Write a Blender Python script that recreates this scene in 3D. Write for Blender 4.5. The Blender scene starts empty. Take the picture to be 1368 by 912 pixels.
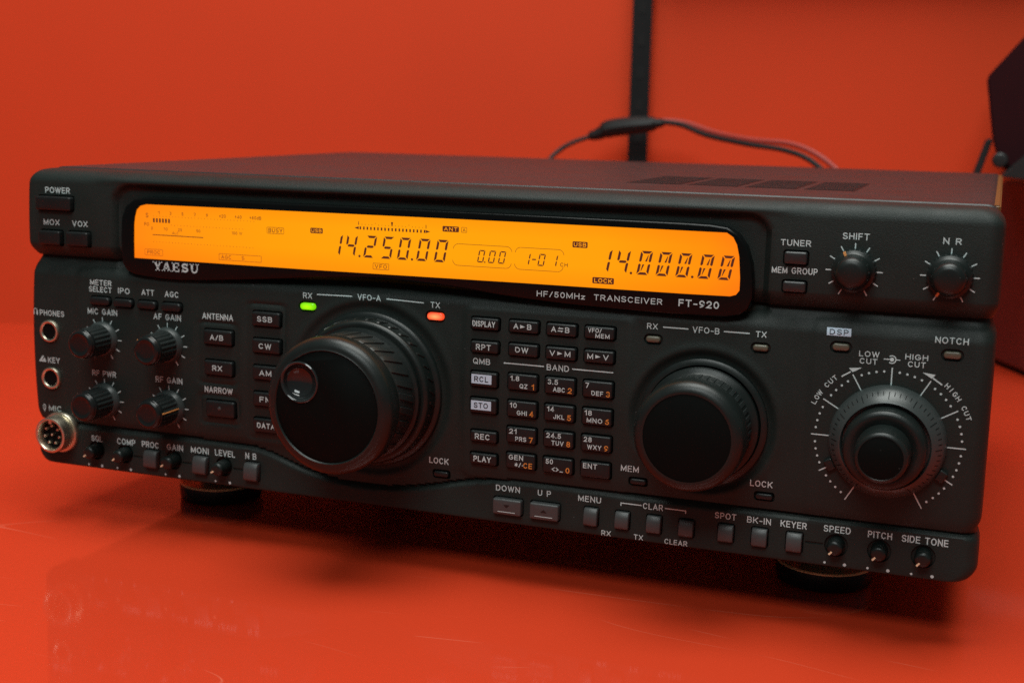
import bpy, bmesh, math, random
import numpy as np
from mathutils import Vector, Matrix

random.seed(7)
C = bpy.context.scene
COL = C.collection
S = 0.001                      # the radio is laid out in millimetres
TZ = -25.5                     # height of the table top, panel millimetres
OX, OY, OZ = 205.0, 150.0, TZ   # panel millimetres that sit on the world origin (table under the radio)


def W(x, y, z):
    return Vector(((x - OX) * S, (y - OY) * S, (z - OZ) * S))


# ------------------------------------------------------------------ camera
cam_d = bpy.data.cameras.new('camera')
cam = bpy.data.objects.new('camera', cam_d)
COL.objects.link(cam)
C.camera = cam
CAM = (406.96, -476.15, 163.89)
FWD = Vector((-0.33894641, 0.92468185, -0.17343242))
RIGHT = Vector((0.93748771, 0.34743106, 0.02021016))
UP = RIGHT.cross(FWD)
m = Matrix((RIGHT, UP, -FWD)).transposed().to_4x4()
m.translation = W(*CAM)
cam.matrix_world = m
cam_d.sensor_width = 36.0
cam_d.lens = 36.0 * 1756.86 / 1368.0
cam_d.clip_start = 0.01
cam_d.clip_end = 50
cam_d.dof.use_dof = True
cam_d.dof.focus_distance = 0.50
cam_d.dof.aperture_fstop = 12.5

# ------------------------------------------------------------------ light
wd = bpy.data.worlds.new('World')
C.world = wd
wd.use_nodes = True
wd.node_tree.nodes['Background'].inputs[0].default_value = (0.80, 1.0, 0.97, 1)
wd.node_tree.nodes['Background'].inputs[1].default_value = 0.10


def area(name, loc, target, sx, sy, power, col):
    l = bpy.data.lights.new(name, 'AREA')
    l.shape = 'RECTANGLE'
    l.size, l.size_y = sx, sy
    l.energy = power
    l.color = col
    o = bpy.data.objects.new(name, l)
    COL.objects.link(o)
    o.location = loc
    o.rotation_euler = (Vector(target) - Vector(loc)).to_track_quat('-Z', 'Y').to_euler()
    return o


area('ceiling_lamp', (0.10, -0.28, 1.7), (0, 0, 0), 1.2, 0.9, 32, (0.96, 1.0, 0.95))
area('ceiling_lamp', (0.12, -1.5, 1.5), (0, 0, 0.05), 0.9, 0.5, 15, (0.92, 1.0, 0.98))
C.view_settings.view_transform = 'Standard'
C.view_settings.look = 'None'
C.view_settings.exposure = 0.0
C.view_settings.gamma = 1.0
C.cycles.use_denoising = False
C.cycles.max_bounces = 8


# ------------------------------------------------------------------ materials
def mat(name, col, rough=0.5, metal=0.0, spec=0.5, bump=0.0, bscale=2000, var=0.0, vscale=60, coat=0.0, rvar=0.0):
    mt = bpy.data.materials.new(name)
    mt.use_nodes = True
    nt = mt.node_tree
    b = nt.nodes['Principled BSDF']
    b.inputs['Base Color'].default_value = (*col, 1)
    b.inputs['Roughness'].default_value = rough
    b.inputs['Metallic'].default_value = metal
    b.inputs['Specular IOR Level'].default_value = spec
    b.inputs['Coat Weight'].default_value = coat
    tc = nt.nodes.new('ShaderNodeNewGeometry')
    if bump:
        n = nt.nodes.new('ShaderNodeTexNoise')
        n.inputs['Scale'].default_value = bscale
        n.inputs['Detail'].default_value = 2
        nt.links.new(tc.outputs['Position'], n.inputs['Vector'])
        bp = nt.nodes.new('ShaderNodeBump')
        bp.inputs['Strength'].default_value = bump
        bp.inputs['Distance'].default_value = 0.0004
        nt.links.new(n.outputs['Fac'], bp.inputs['Height'])
        nt.links.new(bp.outputs['Normal'], b.inputs['Normal'])
    if var or rvar:
        n2 = nt.nodes.new('ShaderNodeTexNoise')
        n2.inputs['Scale'].default_value = vscale
        n2.inputs['Detail'].default_value = 6
        nt.links.new(tc.outputs['Position'], n2.inputs['Vector'])
        if var:
            mx = nt.nodes.new('ShaderNodeMix')
            mx.data_type = 'RGBA'
            mx.inputs['A'].default_value = (*[c * (1 - var) for c in col], 1)
            mx.inputs['B'].default_value = (*[min(1, c * (1 + var)) for c in col], 1)
            nt.links.new(n2.outputs['Fac'], mx.inputs['Factor'])
            nt.links.new(mx.outputs['Result'], b.inputs['Base Color'])
        if rvar:
            mr = nt.nodes.new('ShaderNodeMapRange')
            mr.inputs['From Min'].default_value = 0.3
            mr.inputs['From Max'].default_value = 0.7
            mr.inputs['To Min'].default_value = max(0, rough - rvar)
            mr.inputs['To Max'].default_value = rough + rvar
            nt.links.new(n2.outputs['Fac'], mr.inputs['Value'])
            nt.links.new(mr.outputs['Result'], b.inputs['Roughness'])
    return mt


def emit(name, col, strength, base=(0.02, 0.02, 0.02)):
    mt = mat(name, base, 0.25)
    b = mt.node_tree.nodes['Principled BSDF']
    b.inputs['Emission Color'].default_value = (*col, 1)
    b.inputs['Emission Strength'].default_value = strength
    return mt


M_PANEL = mat('panel_plastic', (0.0110, 0.0172, 0.0152), 0.50, spec=0.24, bump=0.35, bscale=2600, var=0.10, vscale=90, rvar=0.05)


def dust(mt, scale=130, r=0.013, col=(0.20, 0.21, 0.20)):
    """sparse specks of dust"""
    nt = mt.node_tree
    b = nt.nodes['Principled BSDF']
    g = nt.nodes.new('ShaderNodeNewGeometry')
    v = nt.nodes.new('ShaderNodeTexVoronoi')
    v.inputs['Scale'].default_value = scale
    nt.links.new(g.outputs['Position'], v.inputs['Vector'])
    m1 = nt.nodes.new('ShaderNodeMapRange')
    m1.inputs['From Min'].default_value = r * 1.5
    m1.inputs['From Max'].default_value = r
    nt.links.new(v.outputs['Distance'], m1.inputs['Value'])
    mx = nt.nodes.new('ShaderNodeMix')
    mx.data_type = 'RGBA'
    mx.inputs['B'].default_value = (*col, 1)
    if b.inputs['Base Color'].links:
        nt.links.new(b.inputs['Base Color'].links[0].from_socket, mx.inputs['A'])
    else:
        mx.inputs['A'].default_value = b.inputs['Base Color'].default_value
    nt.links.new(m1.outputs[0], mx.inputs['Factor'])
    nt.links.new(mx.outputs['Result'], b.inputs['Base Color'])


dust(M_PANEL, 130, 0.016, (0.12, 0.125, 0.12))
M_COVER = mat('cover_paint', (0.018, 0.019, 0.019), 0.44, spec=0.42, bump=0.25, bscale=1800, var=0.15, vscale=70, rvar=0.06)
M_BUTTON = mat('button_rubber', (0.0065, 0.0085, 0.0085), 0.40, spec=0.35, bump=0.12, bscale=3000, rvar=0.06, vscale=200)
M_GREYBTN = mat('grey_button_plastic', (0.042, 0.046, 0.046), 0.42, bump=0.12, bscale=3000)
M_MIDBTN = mat('dark_button_plastic', (0.015, 0.017, 0.017), 0.36, bump=0.1, bscale=3000)
M_KNOB = mat('knob_plastic', (0.0065, 0.0100, 0.0092), 0.36, spec=0.36, bump=0.08, bscale=2500, rvar=0.06, vscale=120)
M_RUBBER = mat('knob_rubber', (0.008, 0.012, 0.0115), 0.45, bump=0.15, bscale=2500)
M_DISC = mat('knob_disc', (0.0015, 0.0035, 0.0032), 0.6, spec=0.08, bump=0.1, bscale=3000, rvar=0.05, vscale=150)
M_FLANGE = mat('dial_grey', (0.034, 0.042, 0.041), 0.34, rvar=0.04, vscale=200)
dust(M_DISC, 170, 0.022, (0.05, 0.055, 0.052))
dust(M_KNOB, 170, 0.018, (0.10, 0.105, 0.10))
M_GLOSS = mat('bezel_acrylic', (0.003, 0.0038, 0.0038), 0.20, spec=0.18, rvar=0.03, vscale=80)
M_DIMPLE = mat('dimple_gloss', (0.016, 0.019, 0.019), 0.10)
M_LEGEND = mat('legend_print', (0.47, 0.60, 0.60), 0.6, var=0.06, vscale=500)
M_LEGBLUE = mat('legend_plate', (0.46, 0.62, 0.74), 0.6, var=0.05, vscale=400)
M_ORANGE = mat('legend_orange', (0.62, 0.22, 0.035), 0.6)
M_INK = mat('legend_ink', (0.010, 0.011, 0.014), 0.6)
M_METAL = mat('nickel', (0.66, 0.60, 0.47), 0.36, metal=1.0, rvar=0.08, vscale=150)
M_BRASS = mat('brass', (0.80, 0.50, 0.25), 0.4, metal=0.5, rvar=0.08, vscale=150)
M_HOLE = mat('socket_black', (0.003, 0.003, 0.003), 0.7, spec=0.1)
M_FOOT = mat('foot_rubber', (0.009, 0.009, 0.009), 0.35, bump=0.1, bscale=1500, rvar=0.08, vscale=90)
M_LAMPOFF = mat('lamp_unlit', (0.095, 0.090, 0.062), 0.35)


def lamp_mat(name, edge, mid, base, k):
    mt = emit(name, mid, k, base)
    nt = mt.node_tree
    b = nt.nodes['Principled BSDF']
    tc = nt.nodes.new('ShaderNodeTexCoord')
    mp = nt.nodes.new('ShaderNodeMapping')
    mp.inputs['Location'].default_value = (-0.5, 0, -0.5)
    nt.links.new(tc.outputs['Generated'], mp.inputs['Vector'])
    sp = nt.nodes.new('ShaderNodeSeparateXYZ')
    nt.links.new(mp.outputs[0], sp.inputs[0])
    cb_ = nt.nodes.new('ShaderNodeCombineXYZ')
    nt.links.new(sp.outputs['X'], cb_.inputs[0])
    nt.links.new(sp.outputs['Z'], cb_.inputs[1])
    ln = nt.nodes.new('ShaderNodeVectorMath')
    ln.operation = 'LENGTH'
    nt.links.new(cb_.outputs[0], ln.inputs[0])
    rp = nt.nodes.new('ShaderNodeValToRGB')
    rp.color_ramp.elements[0].position = 0.05
    rp.color_ramp.elements[0].color = (*mid, 1)
    rp.color_ramp.elements[1].position = 0.52
    rp.color_ramp.elements[1].color = (*edge, 1)
    nt.links.new(ln.outputs['Value'], rp.inputs[0])
    nt.links.new(rp.outputs[0], b.inputs['Emission Color'])
    return mt


M_GREEN = lamp_mat('lamp_green', (0.16, 0.62, 0.0), (0.42, 1.0, 0.0), (0.05, 0.15, 0.01), 1.1)
M_RED = lamp_mat('lamp_red', (0.85, 0.06, 0.015), (1.0, 0.36, 0.12), (0.15, 0.02, 0.015), 1.2)
M_SEG = emit('lcd_segment', (0.10, 0.012, 0.0), 0.75)
M_SEGD = emit('lcd_segment_faint', (0.27, 0.055, 0.0), 0.85)
M_EDGE_GLINT = mat('orange_edge_glint', (0.13, 0.055, 0.009), 0.5)
M_BLACKMET = mat('post_black', (0.0045, 0.0045, 0.005), 0.55, spec=0.25, var=0.2, vscale=60)
M_SLOT = mat('post_slot', (0.0062, 0.0064, 0.0066), 0.6, spec=0.25)
M_CABLE = mat('cable_black', (0.008, 0.008, 0.008), 0.5, spec=0.3)
M_CABLERED = mat('cable_red', (0.34, 0.035, 0.022), 0.45)
M_CASE = mat('case_dark', (0.060, 0.010, 0.010), 0.45, var=0.1, vscale=40, bump=0.2, bscale=900)  # black case; the red table's reflection is put into the base colour
M_SPK = mat('speaker_dark', (0.020, 0.0025, 0.004), 0.65, spec=0.1, var=0.1, vscale=40, bump=0.2, bscale=900)
M_BRKT = mat('bracket', (0.010, 0.012, 0.012), 0.4)
M_SHADING_SHELF = mat('shading_shelf_paint', (0.35, 0.046, 0.018), 0.7, var=0.1, vscale=20)

# LCD: amber backlight, brighter along the middle of the tube
M_LCD = bpy.data.materials.new('lcd_backlight')
M_LCD.use_nodes = True
nt = M_LCD.node_tree
b = nt.nodes['Principled BSDF']
b.inputs['Base Color'].default_value = (0.05, 0.02, 0.0, 1)
b.inputs['Roughness'].default_value = 0.3
tc = nt.nodes.new('ShaderNodeTexCoord')
sx = nt.nodes.new('ShaderNodeSeparateXYZ')
nt.links.new(tc.outputs['Generated'], sx.inputs[0])
rp = nt.nodes.new('ShaderNodeValToRGB')
els = rp.color_ramp.elements
els[0].position = 0.0
els[0].color = (1.0, 0.235, 0.003, 1)
els[1].position = 1.0
els[1].color = (1.0, 0.215, 0.002, 1)
for pos, c in ((0.06, (1.0, 0.275, 0.002, 1)), (0.25, (1.0, 0.335, 0.0, 1)), (0.5, (1.0, 0.365, 0.0, 1)), (0.8, (1.0, 0.345, 0.0, 1)), (0.95, (1.0, 0.27, 0.0, 1))):
    e = els.new(pos)
    e.color = c
nt.links.new(sx.outputs['X'], rp.inputs[0])
rz = nt.nodes.new('ShaderNodeValToRGB')
for e, (pos, c) in zip(rz.color_ramp.elements, ((0.0, (1.0, 0.80, 0.8, 1)), (1.0, (0.97, 0.86, 0.8, 1)))):
    e.position, e.color = pos, c
for pos in (0.35, 0.75):
    e = rz.color_ramp.elements.new(pos)
    e.color = (1, 1, 1, 1)
nt.links.new(sx.outputs['Z'], rz.inputs[0])
mx = nt.nodes.new('ShaderNodeMix')
mx.data_type = 'RGBA'
mx.blend_type = 'MULTIPLY'
mx.inputs['Factor'].default_value = 1.0
nt.links.new(rp.outputs[0], mx.inputs['A'])
nt.links.new(rz.outputs[0], mx.inputs['B'])
nt.links.new(mx.outputs['Result'], b.inputs['Emission Color'])
b.inputs['Emission Strength'].default_value = 1.0


def red_paint(name, col, rough, coat, scratches=False):
    mt = mat(name, col, rough, var=0.05, vscale=9, coat=coat)
    nt = mt.node_tree
    b = nt.nodes['Principled BSDF']
    b.inputs['Coat Roughness'].default_value = 0.08
    b.inputs['Specular IOR Level'].default_value = 0.15
    if scratches:
        # hairline scratches: thin iso-lines of stretched noise, broken up by a second noise
        tc = nt.nodes.new('ShaderNodeNewGeometry')

        def node(kind, **ins):
            n = nt.nodes.new(kind)
            for k, v in ins.items():
                n.inputs[k].default_value = v
            return n

        def math_(op, a, b=None):
            n = nt.nodes.new('ShaderNodeMath')
            n.operation = op
            n.use_clamp = op == 'MULTIPLY'
            for i, v in enumerate((a, b)):
                if v is None:
                    continue
                if isinstance(v, (int, float)):
                    n.inputs[i].default_value = v
                else:
                    nt.links.new(v, n.inputs[i])
            return n.outputs[0]
        tot = None
        for ang, sc, off in ((0.30, 5.0, 0.0), (-0.42, 4.0, 3.7), (0.95, 6.0, 8.1)):
            mp = node('ShaderNodeMapping', Rotation=(0, 0, ang), Scale=(1.2, sc, 1), Location=(off, off * .7, 0))
            nt.links.new(tc.outputs['Position'], mp.inputs['Vector'])
            n = node('ShaderNodeTexNoise', Scale=5.0, Detail=0.0, Distortion=0.15)
            nt.links.new(mp.outputs[0], n.inputs['Vector'])
            g = node('ShaderNodeTexNoise', Scale=14.0 + off, Detail=1.0)
            nt.links.new(tc.outputs['Position'], g.inputs['Vector'])
            gate = node('ShaderNodeMapRange', **{'From Min': 0.60, 'From Max': 0.66})
            nt.links.new(g.outputs['Fac'], gate.inputs['Value'])
            dist = math_('ABSOLUTE', math_('SUBTRACT', n.outputs['Fac'], 0.5))
            ln = node('ShaderNodeMapRange', **{'From Min': 0.0020, 'From Max': 0.0004})
            nt.links.new(dist, ln.inputs['Value'])
            sct = math_('MULTIPLY', ln.outputs[0], gate.outputs[0])
            tot = sct if tot is None else math_('MAXIMUM', tot, sct)
        src = b.inputs['Base Color'].links[0].from_socket
        mx = nt.nodes.new('ShaderNodeMix')
        mx.data_type = 'RGBA'
        mx.inputs['B'].default_value = (0.72, 0.20, 0.12, 1)
        nt.links.new(math_('MULTIPLY', tot, 0.45), mx.inputs['Factor'])
        nt.links.new(src, mx.inputs['A'])
        nt.links.new(mx.outputs['Result'], b.inputs['Base Color'])
        smear = node('ShaderNodeTexNoise', Scale=9.0, Detail=4.0)
        nt.links.new(tc.outputs['Position'], smear.inputs['Vector'])
        mr = node('ShaderNodeMapRange', **{'From Min': 0.35, 'From Max': 0.75, 'To Min': 0.05, 'To Max': 0.10})
        nt.links.new(smear.outputs['Fac'], mr.inputs['Value'])
        nt.links.new(mr.outputs[0], b.inputs['Coat Roughness'])
    return mt


M_TABLE = red_paint('table_red_laminate', (0.575, 0.043, 0.0125), 0.5, 1.0, True)
M_WALL = red_paint('wall_red_paint', (0.62, 0.055, 0.0155), 0.6, 0.0)


# ------------------------------------------------------------------ helpers
def wloc(o):
    return Vector(o.get('_w', (0, 0, 0))) if o is not None else Vector((0, 0, 0))


LOCS = {}


def link(name, me, material, parent=None, loc=None, label=None):
    """one mesh object; loc and geometry in panel mm (mesh local coords already metres about loc)"""
    o = bpy.data.objects.new(name, me)
    if material and not me.materials:
        me.materials.append(material)
    COL.objects.link(o)
    w = W(*loc) if loc is not None else Vector((0, 0, 0))
    LOCS[o.name] = w
    if parent is not None:
        o.parent = parent
        o.location = w - LOCS[parent.name]
    else:
        o.location = w
    if label:
        o['label'] = label
    return o


def tag(o, label=None, cat=None, group=None, kind=None):
    if label:
        o['label'] = label
    if cat:
        o['category'] = cat
    if group:
        o['group'] = group
    if kind:
        o['kind'] = kind


def mesh_of(name, bm, smooth=35):
    bmesh.ops.recalc_face_normals(bm, faces=bm.faces[:])
    me = bpy.data.meshes.new(name)
    bm.to_mesh(me)
    bm.free()
    if smooth:
        me.polygons.foreach_set('use_smooth', [True] * len(me.polygons))
        me.set_sharp_from_angle(angle=math.radians(smooth))
    return me


def rrect(w, h, r, n=5):
    """outline of a rounded rectangle about the origin (x, z)"""
    r = min(r, w / 2 - 1e-4, h / 2 - 1e-4)
    out = []
    for cx, cz, a0 in ((w / 2 - r, h / 2 - r, 0), (-w / 2 + r, h / 2 - r, 90), (-w / 2 + r, -h / 2 + r, 180), (w / 2 - r, -h / 2 + r, 270)):
        for i in range(n + 1):
            a = math.radians(a0 + 90 * i / n)
            out.append((cx + r * math.cos(a), cz + r * math.sin(a)))
    return out


def loft(bm, rings, cap0=True, cap1=True):
    """rings: lists of (x,y,z) mm with the same count, each closed"""
    vs = [[bm.verts.new((x * S, y * S, z * S)) for x, y, z in r] for r in rings]
    n = len(vs[0])
    for a, b_ in zip(vs, vs[1:]):
        for i in range(n):
            bm.faces.new((a[i], a[(i + 1) % n], b_[(i + 1) % n], b_[i]))
    if cap0:
        bm.faces.new(vs[0])
    if cap1:
        bm.faces.new(vs[-1])
    return vs


def key_bm(w, h, r, y0, y1, bev=0.6, crown=0.0, bm=None, cx=0, cz=0):
    """button body: rounded rectangle rising from y0 to y1 (toward -y) with a soft edge"""
    bm = bm or bmesh.new()
    rings = []
    for t in range(5):
        a = math.radians(90 * t / 4)
        ins = bev * (1 - math.cos(a))
        y = y1 + bev - bev * math.sin(a)
        if t == 0:
            rings.append([(x + cx, y0, z + cz) for x, z in rrect(w, h, r)])
        rings.append([(x + cx, y, z + cz) for x, z in rrect(w - 2 * ins, h - 2 * ins, max(r - ins, 0.05))])
    if crown:
        o = rrect(w - 2 * bev, h - 2 * bev, max(r - bev, 0.05))
        for k in (0.6, 0.25):
            rings.append([(x * k + cx, y1 - crown * (1 - k * k), z * k + cz) for x, z in o])
    loft(bm, rings, cap0=False)
    return bm


def lathe(prof, n=72, mod=None, bm=None, cx=0, cz=0):
    """prof: (r, y) from back to front, about the -y axis"""
    bm = bm or bmesh.new()
    rings = []
    for r, y in prof:
        ring = []
        for i in range(n):
            a = 2 * math.pi * i / n
            rr = mod(r, y, a) if mod else r
            ring.append((cx + rr * math.sin(a), y, cz + rr * math.cos(a)))
        rings.append(ring)
    loft(bm, rings, cap0=False)
    return bm


def box_bm(x0, x1, y0, y1, z0, z1, bm=None, bev=0.0):
    bm = bm or bmesh.new()
    g = bmesh.ops.create_cube(bm, size=1.0)
    vs = g['verts']
    for v in vs:
        v.co = Vector(((x0 + (v.co.x + .5) * (x1 - x0)) * S, (y0 + (v.co.y + .5) * (y1 - y0)) * S, (z0 + (v.co.z + .5) * (z1 - z0)) * S))
    if bev:
        es = list({e for v in vs for e in v.link_edges})
        bmesh.ops.bevel(bm, geom=es, offset=bev * S, segments=3, affect='EDGES')
    return bm


def tube(pts, r, n=10, bm=None):
    """smooth round tube through mm points (Catmull-Rom)"""
    bm = bm or bmesh.new()
    P = [Vector(p) for p in pts]
    path = []
    for i in range(len(P) - 1):
        p0, p1, p2, p3 = P[max(i - 1, 0)], P[i], P[i + 1], P[min(i + 2, len(P) - 1)]
        for k in range(8):
            t = k / 8
            path.append(0.5 * ((2 * p1) + (p2 - p0) * t + (2 * p0 - 5 * p1 + 4 * p2 - p3) * t * t + (3 * p1 - p0 - 3 * p2 + p3) * t ** 3))
    path.append(P[-1])
    rings = []
    for i, p in enumerate(path):
        d = (path[min(i + 1, len(path) - 1)] - path[max(i - 1, 0)]).normalized()
        u = d.cross(Vector((0, 0, 1)))
        u = u.normalized() if u.length > 1e-4 else Vector((1, 0, 0))
        v = u.cross(d)
        rr = r(i / (len(path) - 1)) if callable(r) else r
        rings.append([tuple(p + (u * math.cos(2 * math.pi * k / n) + v * math.sin(2 * math.pi * k / n)) * rr) for k in range(n)])
    loft(bm, rings)
    return bm


def unp(x, z, y):
    """a point measured on the y=0 plane, moved to its true place at depth y"""
    k = (CAM[1] - y) / CAM[1]
    return CAM[0] + (x - CAM[0]) * k, CAM[2] + (z - CAM[2]) * k


# ------------------------------------------------------------------ front panel relief
PW, PH = 410.0, 134.0


def sstep(a, b_, x):
    t = np.clip((x - a) / (b_ - a), 0, 1)
    return t * t * (3 - 2 * t)


CHX = [0, 96, 119, 132, 148, 166, 187, 206, 219, 239, 300, 345, 410]
CHZ = [19.8, 19.8, 19.4, 14.2, 10.0, 8.2, 9.8, 14.2, 17.6, 18.6, 18.2, 18.4, 18.8]


def chin(x):
    ks = [np.interp(x + d, CHX, CHZ) for d in (-8, -4, 0, 4, 8)]
    return sum(ks) / 5


def xl_of(z):
    r = np.where(z > 67, 7.0, 7.0)
    d = np.where(z > 67, z - (PH - 7.0), 7.0 - z)
    d = np.clip(d, 0, 7.0)
    c = 7.0 - np.sqrt(np.maximum(49.0 - d * d, 0))
    return c + 1.9 * np.exp(-((z - 95.0) / 3.4) ** 2) + 1.3 * np.exp(-((z - 19.5) / 3.0) ** 2)


def rr_sdf(x, z, x0, x1, z0, z1, r):
    qx = np.abs(x - (x0 + x1) / 2) - ((x1 - x0) / 2 - r)
    qz = np.abs(z - (z0 + z1) / 2) - ((z1 - z0) / 2 - r)
    return np.minimum(np.maximum(qx, qz), 0) + np.sqrt(np.maximum(qx, 0) ** 2 + np.maximum(qz, 0) ** 2) - r


def Y(x, z):
    """relief of the panel, + is into the radio"""
    x = np.asarray(x, float)
    z = np.asarray(z, float)
    y = np.zeros(np.broadcast(x, z).shape)
    # upper fascia rolls under to the waist, the lower fascia slopes out of it
    up = 4.0 * np.clip((101.5 - z) / 6.0, 0, 1) ** 1.7
    lo = 3.6 * np.clip((z - 87.0) / 8.5, 0, 1) ** 1.4
    y = y + np.where(z > 95.6, up, lo)
    # both fascias are barrelled: they lean back towards the top and turn under towards the bottom
    y = y + np.where(z > 95.6, 0.0020 * np.clip(z - 101.5, 0, 40) ** 2, 0.0016 * np.clip(z - 52.0, 0, 40) ** 2 + 0.0016 * np.clip(50.0 - z, 0, 32) ** 2)
    # chin: dark step, then a slope that faces up
    zc = chin(x)
    t = z - zc
    above = 0.6 * np.clip((7.0 - t) / 7.0, 0, 1) ** 2
    below = 2.2 - 2.2 * sstep(0, 2.2, -t) - 0.75 * np.clip((-t - 1.5) / 14.0, 0, 1)
    y = y + np.where(t > 0, above, below) * np.where(z < 60, 1, 0)
    # scoop round the display, brow above it
    d = rr_sdf(x, z, 45.5, 331.0, 84.0, 128.8, 9.0)
    y = y + 3.6 * sstep(0.6, -2.4, d) * sstep(88.5, 96, z)
    y = y - 0.8 * np.exp(-((z - 130.5) / 1.6) ** 2) * sstep(30, 55, x) * sstep(345, 325, x)
    # raised fields of controls
    d = rr_sdf(x, z, 212.0, 281.0, 17.5, 87.0, 3.0)
    y = y - 0.7 * sstep(0.9, -0.9, d)
    d = rr_sdf(x, z, 25.6, 460.0, -20.0, 91.0, 4.0)
    y = y - 0.7 * sstep(1.0, -1.0, d) * sstep(19, 23, z) * sstep(200, 120, x)
    d = rr_sdf(x, z, 348.0, 460.0, -20.0, 92.0, 4.0)
    y = y - 0.6 * sstep(1.4, -1.4, d) * sstep(17, 22, z)
    for bx in ((113.0, 131.2, 23.4, 81.3), (89.2, 107.8, 45.6, 71.8), (89.6, 108.4, 28.0, 40.3)):
        d = np.abs(rr_sdf(x, z, *bx, 2.0))
        y = y + 0.55 * np.exp(-(d / 0.75) ** 2)
    # shallow dishes round the big knobs
    for cx, cz, r0, dep in ((170.3, 49.6, 35.2, 0.9), (308.9, 49.6, 26.5, 1.6)):
        rr = np.sqrt((x - cx) ** 2 + (z - cz) ** 2)
        y = y + dep * sstep(r0 + 1.4, r0 - 1.6, rr) - 0.35 * np.exp(-((rr - r0 - 2.0) / 1.6) ** 2)
    # rounded rim
    xl = xl_of(z)
    for dd, r in ((x - xl, 3.2), (PW - xl - x, 5.5), (PH - z, 6.0), (z, 1.0)):
        dd = np.clip(dd, 0, r)
        y = y + r - np.sqrt(np.maximum(r * r - (r - dd) ** 2, 0))
    return y


def Yp(x, z):
    return float(Y(x, z))


# ------------------------------------------------------------------ the radio
radio = bpy.data.objects.new('transceiver', None)
COL.objects.link(radio)
radio.empty_display_size = 0.05
LOCS[radio.name] = Vector((0, 0, 0))
tag(radio, 'black radio transceiver with an amber lit display and many knobs on the red table', 'radio')

BUTTONS = []   # name, x0, z0, x1, z1 (measured), height, material, corner
BD = {
    'power': (6.0, 116.0, 24.6, 122.0), 'mox': (6.8, 100.6, 18.3, 106.8), 'vox': (21.7, 100.7, 33.1, 106.9),
    'meter': (33.0, 75.3, 43.3, 78.8), 'ipo': (45.4, 75.2, 55.2, 78.7), 'att': (57.8, 75.2, 67.5, 78.7), 'agc': (70.3, 75.0, 80.1, 78.7),
    'ab': (91.4, 62.3, 105.5, 68.6), 'rxant': (91.5, 49.0, 105.5, 55.3), 'narrow': (91.9, 30.7, 106.1, 37.7),
    'ssb': (115.4, 72.1, 128.8, 78.1), 'cw': (115.4, 60.6, 128.8, 66.6), 'am': (115.4, 49.1, 128.8, 55.0), 'fm': (115.4, 37.6, 128.8, 43.6), 'data': (115.4, 26.2, 128.8, 32.2),
    'display': (215.0, 78.3, 226.7, 82.9), 'rpt': (215.0, 69.0, 226.7, 73.6), 'rcl': (215.0, 55.3, 226.4, 61.2), 'sto': (215.0, 44.6, 226.4, 50.6),
    'rec': (215.4, 32.8, 226.7, 37.3), 'play': (215.4, 23.6, 226.9, 28.1),
    'downb': (225.7, 4.0, 237.7, 10.4), 'upb': (241.4, 3.9, 253.4, 10.5),
    'menu': (263.7, 3.8, 269.2, 10.9), 'crx': (276.4, 4.1, 281.9, 10.9), 'ctx': (289.0, 4.1, 294.6, 10.9), 'cclr': (301.7, 4.4, 307.3, 10.9),
    'spot': (316.9, 4.4, 322.6, 11.0), 'bkin': (329.6, 4.3, 335.3, 11.2), 'keyer': (342.5, 4.0, 348.2, 11.2),
    'proc': (58.9, 3.8, 65.6, 11.4), 'moni': (84.4, 3.9, 91.0, 11.6), 'nb': (110.2, 3.9, 116.8, 11.6),
    'locka': (199.6, 16.3, 206.0, 18.5), 'memb': (282.0, 22.9, 288.2, 25.0), 'lockb': (330.4, 23.0, 336.6, 25.1),
    'tuner': (336.0, 111.3, 344.2, 115.8), 'memgrp': (336.0, 101.2, 344.2, 105.1),
}
COLS = ((230.9, 243.2), (246.4, 258.7), (261.9, 273.9))
ROWS = ((78.3, 83.0), (69.0, 73.8), (55.4, 61.8), (44.6, 51.0), (34.1, 40.4), (23.6, 29.8))
for ri, (z0, z1) in enumerate(ROWS):
    for ci, (x0, x1) in enumerate(COLS):
        BD['k%d%d' % (ri, ci)] = (x0, z0, x1, z1)
CHINB = ('menu', 'crx', 'ctx', 'cclr', 'spot', 'bkin', 'keyer', 'proc', 'moni', 'nb')
LAMPS = {'rxa': (138.3, 80.5, 145.0, 83.3), 'txa': (195.6, 80.4, 202.6, 83.3), 'rxb': (286.0, 78.6, 291.5, 80.9), 'txb': (326.4, 78.6, 331.9, 80.9),
         'dsp': (354.9, 81.2, 360.8, 83.7), 'notch': (393.0, 81.4, 398.8, 83.9)}
POTS = (33.05, 48.45, 74.0, 99.7, 360.6, 376.0, 391.35)
POTZ = 8.6


def hgt(k):
    if k in CHINB:
        return 3.0 if k in ('proc', 'moni', 'nb') else 2.4
    if k in ('downb', 'upb'):
        return 2.4
    if k in ('locka', 'memb', 'lockb'):
        return 0.9
    if k in ('power', 'mox', 'vox'):
        return 2.6
    return 1.7


BTRUE = {}
for k, (x0, z0, x1, z1) in BD.items():
    cx, cz = (x0 + x1) / 2, (z0 + z1) / 2
    ys = Yp(cx, cz)
    tx, tz = unp(cx, cz, ys - hgt(k) * 0.75)
    BTRUE[k] = (tx, tz, x1 - x0, z1 - z0, ys)

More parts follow.
